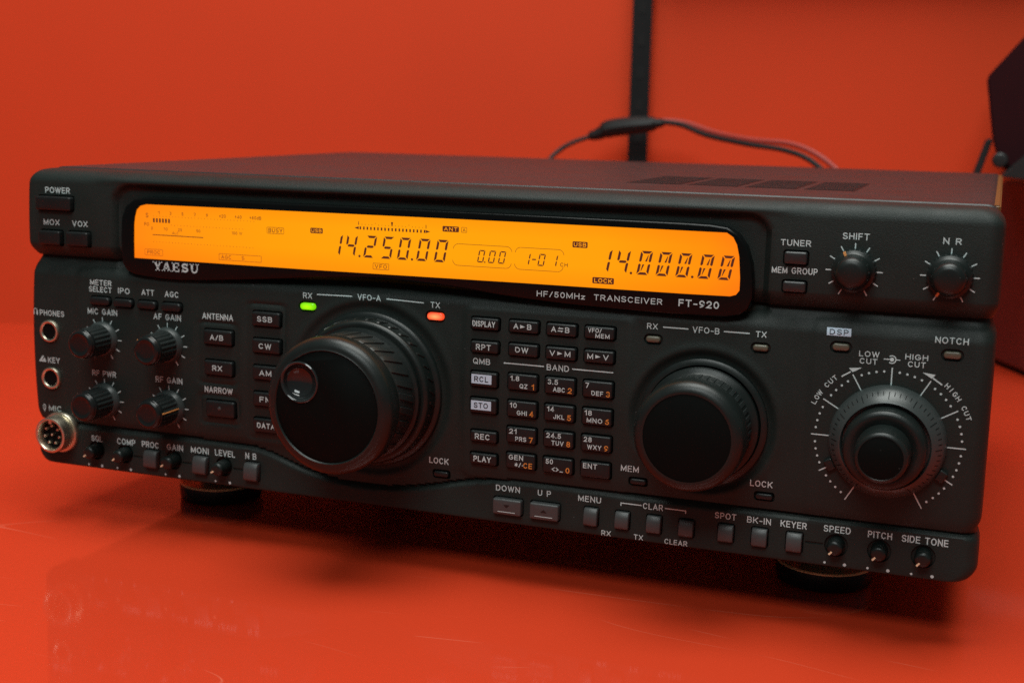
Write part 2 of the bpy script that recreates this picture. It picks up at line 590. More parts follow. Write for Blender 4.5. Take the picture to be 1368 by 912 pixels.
# panel mesh -------------------------------------------------------------
zs = np.unique(np.round(np.concatenate([np.linspace(0, 3, 7), np.arange(3, 131, 0.8), np.arange(92, 102, 0.4), np.linspace(127, PH, 14)]), 3))
zs = zs[np.concatenate([[True], np.diff(zs) > 0.15])]
zs[-1] = PH
ss = np.concatenate([np.linspace(0, 6, 10)[:-1], np.arange(6, 404, 1.25), np.linspace(404, 410, 10)]) / 410.0
bm = bmesh.new()
grid = []
for z in zs:
    xl = float(xl_of(z))
    xs = xl + (PW - 2 * xl) * ss
    ys = Y(xs, np.full_like(xs, z))
    grid.append([bm.verts.new(W(a, c, z)) for a, c in zip(xs, ys)])
nr, nc = len(grid), len(ss)
for i in range(nr - 1):
    for j in range(nc - 1):
        bm.faces.new((grid[i][j], grid[i][j + 1], grid[i + 1][j + 1], grid[i + 1][j]))
# sides and back
border = grid[0][:] + [grid[i][-1] for i in range(1, nr)] + grid[-1][-2::-1] + [grid[i][0] for i in range(nr - 2, 0, -1)]
prev = border
for yb in (13.0, 16.0):
    cur = [bm.verts.new((v.co.x, (yb - OY) * S, v.co.z)) for v in border]
    for i in range(len(border)):
        j = (i + 1) % len(border)
        bm.faces.new((prev[i], prev[j], cur[j], cur[i]))
    prev = cur
bm.faces.new(prev)
panel_me = mesh_of('front_panel', bm, 0)
panel = link('front_panel', panel_me, M_PANEL, radio)
# wells for buttons, lamps and trimmers, cut in one pass
cb = bmesh.new()


def cut(outline, y0, y1, cx, cz):
    loft(cb, [[(x + cx - OX, y0 - OY, z + cz - OZ) for x, z in outline], [(x + cx - OX, y1 - OY, z + cz - OZ) for x, z in outline]])


for k, (cx, cz, w, h, ys) in BTRUE.items():
    gap = 0.75 if k in ('locka', 'memb', 'lockb') else 0.55
    cut(rrect(w + 2 * gap, h + 2 * gap, 1.1 if k not in ('meter', 'ipo', 'att', 'agc') else 1.6), -20, ys + 2.2, cx, cz)
for k, (x0, z0, x1, z1) in LAMPS.items():
    cut(rrect(x1 - x0 + 2.0, z1 - z0 + 1.8, 2.4), -20, Yp((x0 + x1) / 2, (z0 + z1) / 2) + 1.2, (x0 + x1) / 2, (z0 + z1) / 2)
for x in POTS:
    cut([(4.3 * math.cos(2 * math.pi * i / 40), 4.3 * math.sin(2 * math.pi * i / 40)) for i in range(40)], -20, Yp(x, POTZ) + 1.5, x, POTZ)
for x0, x1, z0, z1 in ((53.2, 57.9, 7.6, 8.5), (78.7, 83.4, 7.6, 8.5), (104.4, 109.4, 7.8, 8.7), (349.4, 355.9, 8.0, 8.9)):
    cut(rrect(x1 - x0, z1 - z0, 0.3), -20, Yp((x0 + x1) / 2, (z0 + z1) / 2) + 0.5, (x0 + x1) / 2, (z0 + z1) / 2)
bmesh.ops.recalc_face_normals(cb, faces=cb.faces[:])
cme = bpy.data.meshes.new('cutter')
cb.to_mesh(cme)
cb.free()
co = bpy.data.objects.new('cutter', cme)
COL.objects.link(co)
md = panel.modifiers.new('wells', 'BOOLEAN')
md.operation = 'DIFFERENCE'
md.solver = 'EXACT'
md.object = co
dg = bpy.context.evaluated_depsgraph_get()
new = bpy.data.meshes.new_from_object(panel.evaluated_get(dg))
panel.modifiers.clear()
panel.data = new
bpy.data.objects.remove(co)
bpy.data.meshes.remove(cme)
new.polygons.foreach_set('use_smooth', [True] * len(new.polygons))
new.set_sharp_from_angle(angle=math.radians(38))
if not new.materials:
    new.materials.append(M_PANEL)

# ------------------------------------------------------------------ lettering


def _arc(cx, cy, rx, ry, a0, a1, n=9):
    return [(cx + rx * math.cos(math.radians(a0 + (a1 - a0) * i / n)), cy + ry * math.sin(math.radians(a0 + (a1 - a0) * i / n))) for i in range(n + 1)]


# grotesque capitals as pen strokes in a unit box: (width / cap height, [strokes])
_O = _arc(.5, .5, .5, .5, 90, 450, 24)
_S = _arc(.5, .75, .47, .25, 25, 180, 8) + _arc(.5, .75, .47, .25, 200, 262, 3) + _arc(.5, .25, .5, .25, 82, -35, 7) + _arc(.5, .25, .5, .25, -50, -158, 6)
GL = {
    'A': (.74, [[(0, 0), (.5, 1), (1, 0)], [(.2, .32), (.8, .32)]]),
    'B': (.62, [[(0, 0), (0, 1), (.62, 1)] + _arc(.62, .765, .33, .235, 80, -90, 7) + [(0, .53)], [(.1, .53), (.66, .53)] + _arc(.66, .265, .34, .265, 80, -90, 7) + [(0, 0)]]),
    'C': (.70, [_arc(.5, .5, .5, .5, 42, 318, 18)]),
    'D': (.66, [[(0, .02), (0, 1), (.45, 1)] + _arc(.45, .5, .55, .5, 80, -90, 11) + [(0, 0)]]),
    'E': (.54, [[(1, 1), (0, 1), (0, 0), (1, 0)], [(.1, .52), (.9, .52)]]),
    'F': (.52, [[(1, 1), (0, 1), (0, 0)], [(.1, .50), (.88, .50)]]),
    'G': (.72, [_arc(.5, .5, .5, .5, 45, 300, 17) + [(.97, .2), (1, .45)], [(1, .46), (.58, .46)]]),
    'H': (.64, [[(0, 0), (0, 1)], [(1, 0), (1, 1)], [(.08, .52), (.92, .52)]]),
    'I': (.0, [[(.5, 0), (.5, 1)]]),
    'J': (.48, [[(1, 1), (1, .28)] + _arc(.5, .26, .5, .26, 0, -180, 8)]),
    'K': (.66, [[(0, 0), (0, 1)], [(1, 1), (.08, .40)], [(.36, .58), (1, 0)]]),
    'L': (.50, [[(0, 1), (0, 0), (1, 0)]]),
    'M': (.78, [[(0, 0), (0, 1), (.5, .12), (1, 1), (1, 0)]]),
    'N': (.65, [[(0, 0), (0, 1), (1, 0), (1, 1)]]),
    'O': (.76, [_O]),
    'P': (.58, [[(0, 0), (0, 1), (.6, 1)] + _arc(.6, .72, .4, .28, 80, -90, 8) + [(.06, .44)]]),
    'Q': (.76, [_O, [(.58, .28), (1, -.03)]]),
    'R': (.62, [[(0, 0), (0, 1), (.6, 1)] + _arc(.6, .74, .38, .26, 80, -90, 8) + [(.06, .48)], [(.55, .45), (1, 0)]]),
    'S': (.60, [_S]),
    'T': (.62, [[(0, 1), (1, 1)], [(.5, .95), (.5, 0)]]),
    'U': (.64, [[(0, 1), (0, .34)] + _arc(.5, .34, .5, .34, 180, 360, 10) + [(1, 1)]]),
    'V': (.70, [[(0, 1), (.5, 0), (1, 1)]]),
    'W': (1.0, [[(0, 1), (.25, 0), (.5, .95), (.75, 0), (1, 1)]]),
    'X': (.66, [[(0, 0), (1, 1)], [(0, 1), (1, 0)]]),
    'Y': (.68, [[(0, 1), (.5, .45), (1, 1)], [(.5, .48), (.5, 0)]]),
    'Z': (.62, [[(0, 1), (1, 1), (0, 0), (1, 0)]]),
    'z': (.42, [[(0, .62), (1, .62), (0, 0), (1, 0)]]),
    'd': (.46, [[(1, 0), (1, 1)], _arc(.5, .32, .5, .32, 30, 330, 10)]),
    '0': (.54, [_O]),
    '1': (.26, [[(0, .76), (1, 1), (1, 0)]]),
    '2': (.52, [_arc(.5, .70, .5, .30, 165, -30, 9) + [(0, 0), (1, 0)]]),
    '3': (.52, [_arc(.48, .76, .44, .24, 155, -80, 9) + _arc(.48, .27, .5, .27, 80, -155, 9)]),
    '4': (.56, [[(1, .25), (0, .25), (.72, 1), (.72, 0)]]),
    '5': (.52, [[(.92, 1), (.14, 1), (.05, .48)] + _arc(.48, .32, .5, .32, 140, -155, 11)]),
    '6': (.54, [[(.82, .98)] + _arc(.9, .32, .88, .66, 115, 175, 4) + _arc(.5, .31, .5, .31, 180, 520, 16)]),
    '7': (.52, [[(0, 1), (1, 1), (.35, 0)]]),
    '8': (.54, [_arc(.5, .76, .43, .24, -90, 270, 14), _arc(.5, .26, .5, .26, 90, 450, 14)]),
    '9': (.54, [[(.18, .02)] + _arc(.1, .68, .88, .66, -65, -5, 4) + _arc(.5, .69, .5, .31, 0, 340, 16)]),
    '/': (.36, [[(0, 0), (1, 1)]]),
    '-': (.36, [[(0, .42), (1, .42)]]),
    '_': (.55, [[(0, 0), (1, 0)]]),
    '+': (.5, [[(0, .5), (1, .5)], [(.5, .1), (.5, .9)]]),
    '.': (.0, [[(.5, .0), (.5, .06)]]),
    '<': (.5, [[(1, .85), (0, .45), (1, .05)]]),
    '>': (.5, [[(0, .85), (1, .45), (0, .05)]]),
    '*': (.5, [[(.5, .1), (.5, .9)], [(0, .3), (1, .7)], [(0, .7), (1, .3)]]),
    ' ': (.22, []),
}


def ribbon(pts, th, step=0.7):
    """outline quads of a pen stroke with mitred corners and square ends"""
    P = [Vector(q) for q in pts]
    Q = [P[0]]
    for q in P[1:]:
        if (q - Q[-1]).length > 1e-4:
            Q.append(q)
    closed = (Q[0] - Q[-1]).length < 1e-3 and len(Q) > 3
    if closed:
        Q = Q[:-1]
    else:
        Q[0] = Q[0] - (Q[1] - Q[0]).normalized() * th * .5
        Q[-1] = Q[-1] + (Q[-1] - Q[-2]).normalized() * th * .5
        R = [Q[0]]
        for a, b in zip(Q, Q[1:]):
            k = max(1, int((b - a).length / step))
            R += [a + (b - a) * ((i + 1) / k) for i in range(k)]
        Q = R
    n = len(Q)
    L, Rr = [], []
    for i in range(n):
        a = Q[i - 1] if (i > 0 or closed) else None
        c = Q[(i + 1) % n] if (i < n - 1 or closed) else None
        d1 = (Q[i] - a).normalized() if a is not None else None
        d2 = (c - Q[i]).normalized() if c is not None else None
        d1 = d1 or d2
        d2 = d2 or d1
        n1, n2 = Vector((-d1.y, d1.x)), Vector((-d2.y, d2.x))
        mm_ = n1 + n2
        mm_ = mm_ / max(mm_.length_squared / 2, 0.22) if mm_.length > 1e-6 else n1
        L.append(Q[i] + mm_ * th * .5)
        Rr.append(Q[i] - mm_ * th * .5)
    m_ = n if closed else n - 1
    return [(L[i], L[(i + 1) % n], Rr[(i + 1) % n], Rr[i]) for i in range(m_)]


class Print:
    """collects printed marks (x, z in panel mm) for one mesh laid on a surface"""

    def __init__(self):
        self.v, self.f = [], []

    def poly(self, pts):
        n = len(self.v)
        self.v += [tuple(p) for p in pts]
        self.f.append(tuple(range(n, n + len(pts))))

    def rect(self, x0, z0, x1, z1):
        self.poly([(x0, z0), (x1, z0), (x1, z1), (x0, z1)])

    def line(self, a, b_, w):
        a, b_ = Vector(a), Vector(b_)
        d = (b_ - a)
        n = Vector((-d.y, d.x)).normalized() * (w / 2)
        k = max(1, int(d.length / 2.0))
        for i in range(k):
            p, q = a + d * (i / k), a + d * ((i + 1) / k)
            self.poly([p - n, q - n, q + n, p + n])

    def disc(self, cx, cz, r, n=14):
        self.poly([(cx + r * math.cos(2 * math.pi * i / n), cz + r * math.sin(2 * math.pi * i / n)) for i in range(n)])

    def arc(self, cx, cz, r, a0, a1, w, n=16):
        for i in range(n):
            p, q = math.radians(a0 + (a1 - a0) * i / n), math.radians(a0 + (a1 - a0) * (i + 1) / n)
            self.poly([(cx + k * math.cos(t), cz + k * math.sin(t)) for k, t in ((r - w / 2, p), (r + w / 2, p), (r + w / 2, q), (r - w / 2, q))])

    def frame(self, x0, z0, x1, z1, w, r=0.5):
        o = rrect(x1 - x0, z1 - z0, r, 3)
        i_ = rrect(x1 - x0 - 2 * w, z1 - z0 - 2 * w, max(r - w, 0.03), 3)
        cx, cz = (x0 + x1) / 2, (z0 + z1) / 2
        for k in range(len(o)):
            j = (k + 1) % len(o)
            self.poly([(o[k][0] + cx, o[k][1] + cz), (o[j][0] + cx, o[j][1] + cz), (i_[j][0] + cx, i_[j][1] + cz), (i_[k][0] + cx, i_[k][1] + cz)])

    def text(self, s, cx, cz, w, h, off=0.018, spacing=1.0, rot=0.0, th=None):
        th = th or h * (0.145 if off < 0.01 else 0.148 if off < 0.019 else 0.165 if off < 0.021 else 0.175 if off < 0.03 else 0.24)
        # natural layout at height h, then the pen path is stretched to the wanted width
        x, items = 0.0, []
        for ch in s:
            gw, strokes = GL[ch]
            gw = gw * h * (1 - 0.17 * (gw > 0)) if ch != ' ' else gw * h
            items.append((x, gw, strokes))
            x += gw + th + h * 0.15 * spacing
        nat = x - th - h * 0.15 * spacing
        kx = (w - th) / nat if nat > 0.05 * h else 1.0
        c_, s_ = math.cos(rot), math.sin(rot)
        lift = 0.0
        for gx, gw, strokes in items:
            lift = 0.0
            for st in strokes:
                pts = [((gx + px * gw - nat / 2) * kx, -h / 2 + th / 2 + pz * (h - th)) for px, pz in st]
                for quad in ribbon(pts, th):
                    n = len(self.v)
                    self.v += [(cx + q.x * c_ - q.y * s_, cz + q.x * s_ + q.y * c_, lift) for q in quad]
                    self.f.append((n, n + 1, n + 2, n + 3))
                lift += 0.006
        return self

    def build(self, name, material, parent, surf, lift=0.10, label=None):
        me = bpy.data.meshes.new(name)
        a = np.array([(q[0], q[1], q[2] if len(q) > 2 else 0.0) for q in self.v])
        if callable(surf):
            # positions were measured on the flat mean plane: carry them to the curved skin
            k = (CAM[1] - surf(a[:, 0], a[:, 1])) / CAM[1]
            a[:, 0] = CAM[0] + (a[:, 0] - CAM[0]) * k
            a[:, 1] = CAM[2] + (a[:, 1] - CAM[2]) * k
        ys = surf(a[:, 0], a[:, 1]) if callable(surf) else np.full(len(a), surf)
        me.from_pydata([W(x, y - lift - e_, z) for (x, z, e_), y in zip(a, ys)], [], self.f)
        me.update()
        # all marks face the viewer's side of the panel
        flip = bmesh.new()
        flip.from_mesh(me)
        for f in flip.faces:
            f.normal_update()
        bmesh.ops.reverse_faces(flip, faces=[f for f in flip.faces if f.normal.y > 0])
        flip.to_mesh(me)
        flip.free()
        o = link(name, me, material, None)
        o.parent = parent
        o.location = -LOCS[parent.name]
        LOCS[o.name] = Vector((0, 0, 0))
        if label:
            o['label'] = label
        return o


def legend(s, cx, cz, w, h, **k):
    return Print().text(s, cx, cz, w, h, **k).build('legend', M_LEGEND, panel, Y)


for t in (('POWER', 18.0, 124.9, 13.2, 2.6), ('MOX', 14.1, 110.7, 8.5, 2.5), ('VOX', 29.3, 110.7, 8.1, 2.5),
          ('IPO', 51.3, 82.5, 6.0, 2.5), ('ATT', 63.7, 82.6, 6.4, 2.5), ('AGC', 75.9, 82.6, 7.0, 2.5),
          ('MIC GAIN', 39.6, 72.4, 15.6, 2.6), ('AF GAIN', 73.3, 72.5, 14.0, 2.6), ('ANTENNA', 98.7, 74.5, 15.2, 2.6),
          ('RF PWR', 39.4, 44.6, 12.6, 2.6), ('RF GAIN', 73.4, 44.7, 13.7, 2.6), ('NARROW', 98.5, 42.5, 13.9, 2.6),
          ('SQL', 34.3, 14.4, 6.0, 2.7), ('COMP', 50.0, 14.5, 9.7, 2.7), ('PROC', 62.8, 14.6, 8.8, 2.7), ('GAIN', 75.6, 14.7, 8.4, 2.7),
          ('MONI', 88.4, 14.8, 9.0, 2.7), ('LEVEL', 101.1, 14.9, 10.0, 2.7), ('N B', 114.0, 15.1, 5.4, 2.7),
          ('RX', 142.1, 86.6, 4.2, 2.4), ('VFO-A', 170.4, 87.7, 10.4, 2.4), ('TX', 199.6, 86.7, 4.0, 2.4), ('LOCK', 201.9, 23.0, 8.5, 2.5),
          ('QMB', 219.8, 65.6, 7.3, 2.4), ('BAND', 251.6, 65.7, 9.1, 2.4),
          ('RX', 288.5, 84.9, 4.1, 2.2), ('VFO-B', 308.9, 84.9, 10.1, 2.3), ('TX', 329.3, 85.0, 3.9, 2.2),
          ('MEM', 281.8, 28.9, 7.1, 2.4), ('LOCK', 332.3, 28.9, 8.3, 2.4), ('TUNER', 339.9, 119.0, 10.7, 2.2), ('MEM GROUP', 340.0, 109.0, 16.3, 2.3),
          ('SHIFT', 360.7, 122.4, 9.2, 2.3), ('N R', 393.0, 122.4, 6.0, 2.2), ('NOTCH', 395.4, 87.9, 11.1, 2.3),
          ('DOWN', 232.0, 14.9, 10.2, 2.4), ('U P', 247.4, 14.9, 5.5, 2.4), ('MENU', 266.1, 14.8, 9.3, 2.4),
          ('RX', 273.2, 1.9, 3.8, 2.1), ('TX', 286.2, 2.0, 3.7, 2.1), ('CLEAR', 301.0, 1.9, 8.9, 2.1), ('SPOT', 319.6, 14.8, 8.1, 2.4),
          ('BK-IN', 332.2, 14.7, 8.9, 2.4), ('KEYER', 345.0, 14.8, 9.6, 2.5), ('SPEED', 360.8, 15.0, 9.7, 2.5), ('PITCH', 376.0, 14.9, 8.5, 2.5),
          ('SIDE TONE', 391.6, 14.9, 16.0, 2.6)):
    legend(*t)
Print().text('METER', 39.3, 85.3, 11.2, 2.4).text('SELECT', 38.9, 82.3, 11.9, 2.4).build('legend', M_LEGEND, panel, Y)
# phones / key / mic legends with their little pictograms
p = Print().text('PHONES', 12.3, 69.8, 13.3, 2.5)
p.arc(3.2, 70.4, 1.0, 0, 180, 0.3)
p.rect(1.9, 68.6, 2.6, 70.4)
p.rect(3.8, 68.6, 4.5, 70.4)
p.build('legend', M_LEGEND, panel, Y)
p = Print().text('KEY', 12.3, 48.3, 6.5, 2.6)
p.poly([(4.3, 47.3), (8.0, 47.3), (8.0, 47.9), (4.3, 47.9)])
p.poly([(4.6, 48.0), (5.8, 48.0), (6.9, 50.0), (6.1, 50.0)])
p.poly([(6.2, 48.0), (7.8, 48.0), (7.2, 49.2)])
p.build('legend', M_LEGEND, panel, Y)
p = Print().text('MIC', 12.0, 26.0, 7.0, 2.6)
p.frame(5.3, 24.9, 6.7, 27.6, 0.35, 0.6)
p.rect(5.8, 24.2, 6.2, 24.9)
p.build('legend', M_LEGEND, panel, Y)
# link lines
for a, b_ in (((146.5, 87.4), (162.8, 87.7)), ((178.2, 87.7), (194.6, 87.2)), ((292.6, 84.9), (302.3, 84.9)), ((315.6, 85.0), (325.1, 85.0)),
              ((229.2, 65.8), (245.9, 65.8)), ((257.4, 65.8), (273.9, 65.8))):
    p = Print()
    p.line(a, b_, 0.45)
    p.build('legend_or_glint_line', M_LEGEND, panel, Y)
p = Print().text('CLAR', 291.5, 14.9, 7.9, 2.4)
for a, b_ in (((278.8, 13.8), (278.8, 15.0)), ((278.6, 14.9), (287.0, 14.9)), ((296.2, 14.9), (304.5, 14.9)), ((304.3, 13.8), (304.3, 15.0))):
    p.line(a, b_, 0.4)
p.build('legend', M_LEGEND, panel, Y)
for x in POTS:
    for dx, r in ((-3.6, 0.45), (3.6, 0.6)):
        p = Print()
        p.disc(x + dx, 1.95, r)
        p.build('trimmer_dot', M_LEGEND, panel, Y)


def ticks(cx, cz, r0, r1, w, angles):
    p = Print()
    for a in angles:
        a = math.radians(a)
        p.line((cx + r0 * math.sin(a), cz + r0 * math.cos(a)), (cx + r1 * math.sin(a), cz + r1 * math.cos(a)), w)
    return p


A11 = [-150, -120, -90, -60, -30, 0, 30, 60, 90, 120, 150]
for cx, cz in ((360.7, 110.15), (393.0, 110.15), (39.5, 60.2), (73.3, 60.2), (39.5, 32.5), (73.3, 32.5)):
    ticks(cx, cz, 7.9, 9.85, 0.4, A11).build('dial_ticks', M_LEGEND, panel, Y)
DX, DZ = 376.1, 49.87
p = ticks(DX, DZ, 20.5, 26.8, 0.42, A11)
for a0 in range(-150, 150, 30):
    for k in range(1, 5):
        a = math.radians(a0 + 6 * k)
        p.disc(DX + 25.4 * math.sin(a), DZ + 25.4 * math.cos(a), 0.42, 10)
p.build('dial_ticks', M_LEGEND, panel, Y)
Print().text('LOW', 367.9, 80.9, 7.0, 2.0).text('CUT', 367.8, 78.3, 6.1, 2.0).build('legend', M_LEGEND, panel, Y)
Print().text('HIGH', 384.1, 81.1, 7.7, 2.0).text('CUT', 384.3, 78.5, 6.0, 2.0).build('legend', M_LEGEND, panel, Y)
p = Print()
p.line((373.0, 79.6), (375.0, 79.6), 0.35)
p.line((377.3, 79.6), (378.6, 79.6), 0.35)
p.disc(375.8, 79.6, 0.7)
p.arc(375.8, 79.6, 1.35, -130, 130, 0.35, 20)
p.build('legend', M_LEGEND, panel, Y)
# words set along the dial's arc


def arc_text(s, a0, a1, r, h, inward=False):
    p = Print()
    n = len(s)
    for i, ch in enumerate(s):
        if ch == ' ':
            continue
        a = math.radians(a0 + (a1 - a0) * (i + 0.5) / n)
        wdt = 0.75 if ch == 'I' else 1.45
        p.text(ch, DX + r * math.sin(a), DZ + r * math.cos(a), wdt if ch != 'W' else 1.9, h, off=0.02, rot=-a)
    p.build('legend', M_LEGEND, panel, Y)


arc_text('LOW CUT', -67.5, -40.5, 29.0, 1.8)
arc_text('HIGH CUT', 39.0, 69.5, 29.0, 1.8)
p = Print()
for pts in (((358.8, 72.0), (361.9, 74.0)), ((393.3, 72.0), (390.0, 74.2))):
    p.line(*pts, 0.5)
p.poly([(361.2, 75.3), (365.8, 75.8), (362.6, 73.9), (361.9, 74.6)])
p.poly([(390.9, 75.4), (386.4, 75.9), (389.6, 74.0), (390.3, 74.7)])
p.build('legend', M_LEGEND, panel, Y)
p = Print()
for i in range(12):
    for j in range(6):
        p.rect(352.7 + i * 8.5 / 12, 86.6 + j * 2.9 / 6, 352.7 + (i + 1) * 8.5 / 12, 86.6 + (j + 1) * 2.9 / 6)
pl = p.build('legend_plate', M_LEGBLUE, panel, Y)
Print().text('DSP', 357.0, 88.0, 6.6, 2.0, spacing=1.25).build('legend', M_INK, panel, Y, lift=0.22)

# ------------------------------------------------------------------ buttons
BOBJ = {}
for k, (cx, cz, w, h, ys) in BTRUE.items():
    hh = hgt(k)
    y1 = -hh
    if k in CHINB:
        # rocker keys: the upper part of the cap leans back to the light
        bm = bmesh.new()
        prof = [(-h / 2, 1.5), (-h / 2, y1 + 1.0), (-h / 2 + 0.5, y1 + 0.25), (-h / 2 + 1.2, y1), (h / 2 - 2.2, y1 + 0.35), (h / 2 - 0.7, y1 + 0.9), (h / 2 - 0.1, y1 + 1.5), (h / 2, 1.5)]
        rings = []
        for xx, ins in ((-w / 2, 0.35), (-w / 2 + 0.12, 0.12), (-w / 2 + 0.4, 0.0), (w / 2 - 0.4, 0.0), (w / 2 - 0.12, 0.12), (w / 2, 0.35)):
            rings.append([(xx, yy + ins, zz * (1 - ins * 0.12)) for zz, yy in prof])
        loft(bm, rings)
        material = M_GREYBTN
    else:
        rad = 1.5 if k in ('meter', 'ipo', 'att', 'agc') else (0.7 if k in ('downb', 'upb') else 0.9)
        bm = key_bm(w, h, rad, 2.0, y1, bev=0.7 if hh > 1.2 else 0.4, crown=0.12 if k[0] != 'k' else 0.0)
        material = M_GREYBTN if k in ('downb', 'upb') else M_MIDBTN if k in ('tuner', 'memgrp') else M_BUTTON
    BOBJ[k] = link('push_button', mesh_of('push_button', bm, 40), material, radio, (cx, ys, cz))


def btext(k, items, material=M_LEGEND, name='legend', lift=0.06):
    """print on a button: items are (text, dx, dz, w, h) from the button's centre"""
    cx, cz, w, h, ys = BTRUE[k]
    p = Print()
    for s_, dx, dz, w_, h_ in items:
        p.text(s_, cx + dx, cz + dz, w_, h_, off=0.02)
    return p.build(name, material, BOBJ[k], ys - hgt(k) - 0.12, lift)


def tri(p, cx, cz, r):
    p.poly([(cx - r, cz - r * 0.75), (cx + r * 1.15, cz), (cx - r, cz + r * 0.75)])


for k, s_, w_ in (('ab', 'A/B', 6.5), ('rxant', 'RX', 4.8), ('ssb', 'SSB', 7.2), ('cw', 'CW', 6.0), ('am', 'AM', 5.8), ('fm', 'FM', 5.8), ('data', 'DATA', 8.6),
                  ('display', 'DISPLAY', 9.6), ('rpt', 'RPT', 6.3), ('rec', 'REC', 6.4), ('play', 'PLAY', 7.5)):
    btext(k, [(s_, -0.2, 0.1, w_, 2.3)])
btext('k11', [('V', -3.2, 0.1, 2.2, 2.1), ('M', 3.0, 0.1, 2.3, 2.1)])
btext('k12', [('M', -3.2, 0.1, 2.3, 2.1), ('V', 3.0, 0.1, 2.2, 2.1)])
btext('k10', [('DW', -0.3, 0.2, 5.4, 2.1)])
btext('k00', [('A', -2.9, 0.2, 2.0, 2.1), ('B', 2.6, 0.2, 1.8, 2.1)])
btext('k01', [('A', -2.9, 0.2, 2.0, 2.1), ('B', 2.6, 0.2, 1.8, 2.1)])
btext('k02', [('VFO/', -1.7, 1.0, 5.4, 1.7), ('MEM', 1.4, -1.0, 5.6, 1.7)])
for k in ('k00', 'k11', 'k12'):
    cx, cz, w, h, ys = BTRUE[k]
    p = Print()
    tri(p, cx - 0.2, cz + 0.15, 0.95)
    p.build('legend', M_LEGEND, BOBJ[k], ys - hgt(k) - 0.12, 0.06)
cx, cz, w, h, ys = BTRUE['k01']
p = Print()
p.poly([(cx - 1.2, cz + 0.5), (cx + 1.0, cz + 0.5), (cx + 1.0, cz + 0.9), (cx - 0.4, cz + 0.9), (cx - 0.4, cz + 1.3)])
p.poly([(cx + 1.0, cz - 0.1), (cx - 1.2, cz - 0.1), (cx - 1.2, cz - 0.5), (cx + 0.2, cz - 0.5), (cx + 0.2, cz - 0.9)])
p.build('legend', M_LEGEND, BOBJ['k01'], ys - hgt('k01') - 0.12, 0.06)
for k, s_ in (('rcl', 'RCL'), ('sto', 'STO')):
    cx, cz, w, h, ys = BTRUE[k]
    p = Print()
    p.rect(cx - 4.9, cz - 1.6, cx + 3.6, cz + 2.1)
    p.build('legend_plate', M_LEGBLUE, BOBJ[k], ys - hgt(k) - 0.12, 0.05)
    btext(k, [(s_, -0.7, 0.25, 6.0, 2.2)], M_INK, lift=0.11)
KEYS = ((('1.8', 'QZ', '1'), ('3.5', 'ABC', '2'), ('7', 'DEF', '3')), (('10', 'GHI', '4'), ('14', 'JKL', '5'), ('18', 'MNO', '6')),
        (('21', 'PRS', '7'), ('24.5', 'TUV', '8'), ('28', 'WXY', '9')), (('GEN', '*/-', 'CE'), ('50', '<>_', '0'), ('ENT', None, None)))
NW = {'1.8': 3.7, '3.5': 4.2, '7': 1.4, '10': 2.9, '14': 2.9, '18': 2.9, '21': 3.0, '24.5': 6.0, '28': 3.2, 'GEN': 6.0, '50': 3.0, 'ENT': 5.7}
LW = {'QZ': 3.3, 'ABC': 4.9, 'DEF': 4.7, 'GHI': 4.2, 'JKL': 4.5, 'MNO': 6.2, 'PRS': 4.6, 'TUV': 5.0, 'WXY': 5.7, '*/-': 4.0, '<>_': 4.6}
for r, row in enumerate(KEYS):
    for c, (a, l, o_) in enumerate(row):
        k = 'k%d%d' % (r + 2, c)
        items = [(a, -4.75 + NW[a] / 2, 1.5, NW[a], 2.0)]
        if l:
            items.append((l, 2.4 - LW[l] / 2 + (0.0 if l != '*/-' else -0.6), -1.35, LW[l], 1.8 if l[0] not in '<*' else 1.9))
        btext(k, items)
        if o_:
            ow = 1.6 if len(o_) == 1 else 3.7
            if o_ == '1':
                ow = 1.0
            btext(k, [(o_, 5.1 - ow / 2, -1.35, ow, 2.2)], M_ORANGE)
# highlights of the engraved grooves on DOWN / UP drawn as light lines, a dot on NARROW
for k in ('downb', 'upb'):
    cx, cz, w, h, ys = BTRUE[k]
    p = Print()
    p.line((cx - 3.7, cz - 1.9), (cx + 3.7, cz - 1.9), 0.28)
    p.build('legend_or_glint_line', M_LEGEND, BOBJ[k], ys - hgt(k) - 0.10, 0.05)
    p = Print()
    if k == 'downb':
        p.poly([(cx - 1.4, cz + 1.1), (cx + 1.4, cz + 1.1), (cx, cz - 0.2)])
    else:
        p.poly([(cx - 1.4, cz - 0.2), (cx + 1.4, cz - 0.2), (cx, cz + 1.1)])
    p.build('arrow_mark', M_BUTTON, BOBJ[k], ys - hgt(k) - 0.12, 0.05)
cx, cz, w, h, ys = BTRUE['narrow']
p = lathe([(0.8, 0.0), (0.75, -0.25), (0.35, -0.4)], 16)
link('key_dot', mesh_of('key_dot', p), M_GREYBTN, BOBJ['narrow'], (cx, ys - hgt('narrow') - 0.08, cz + 0.4))

# ------------------------------------------------------------------ lamps
for k, (x0, z0, x1, z1) in LAMPS.items():
    cx, cz = (x0 + x1) / 2, (z0 + z1) / 2
    bm = key_bm(x1 - x0, z1 - z0, (z1 - z0) / 2 - 0.15, 1.0, -0.7, bev=0.6, crown=0.1)
    ml = {'rxa': M_GREEN, 'txa': M_RED}.get(k, M_LAMPOFF)
    link('indicator_lamp', mesh_of('indicator_lamp', bm), ml, radio, (cx, Yp(cx, cz), cz),
         {'rxa': 'lit green indicator lamp', 'txa': 'lit red indicator lamp'}.get(k))

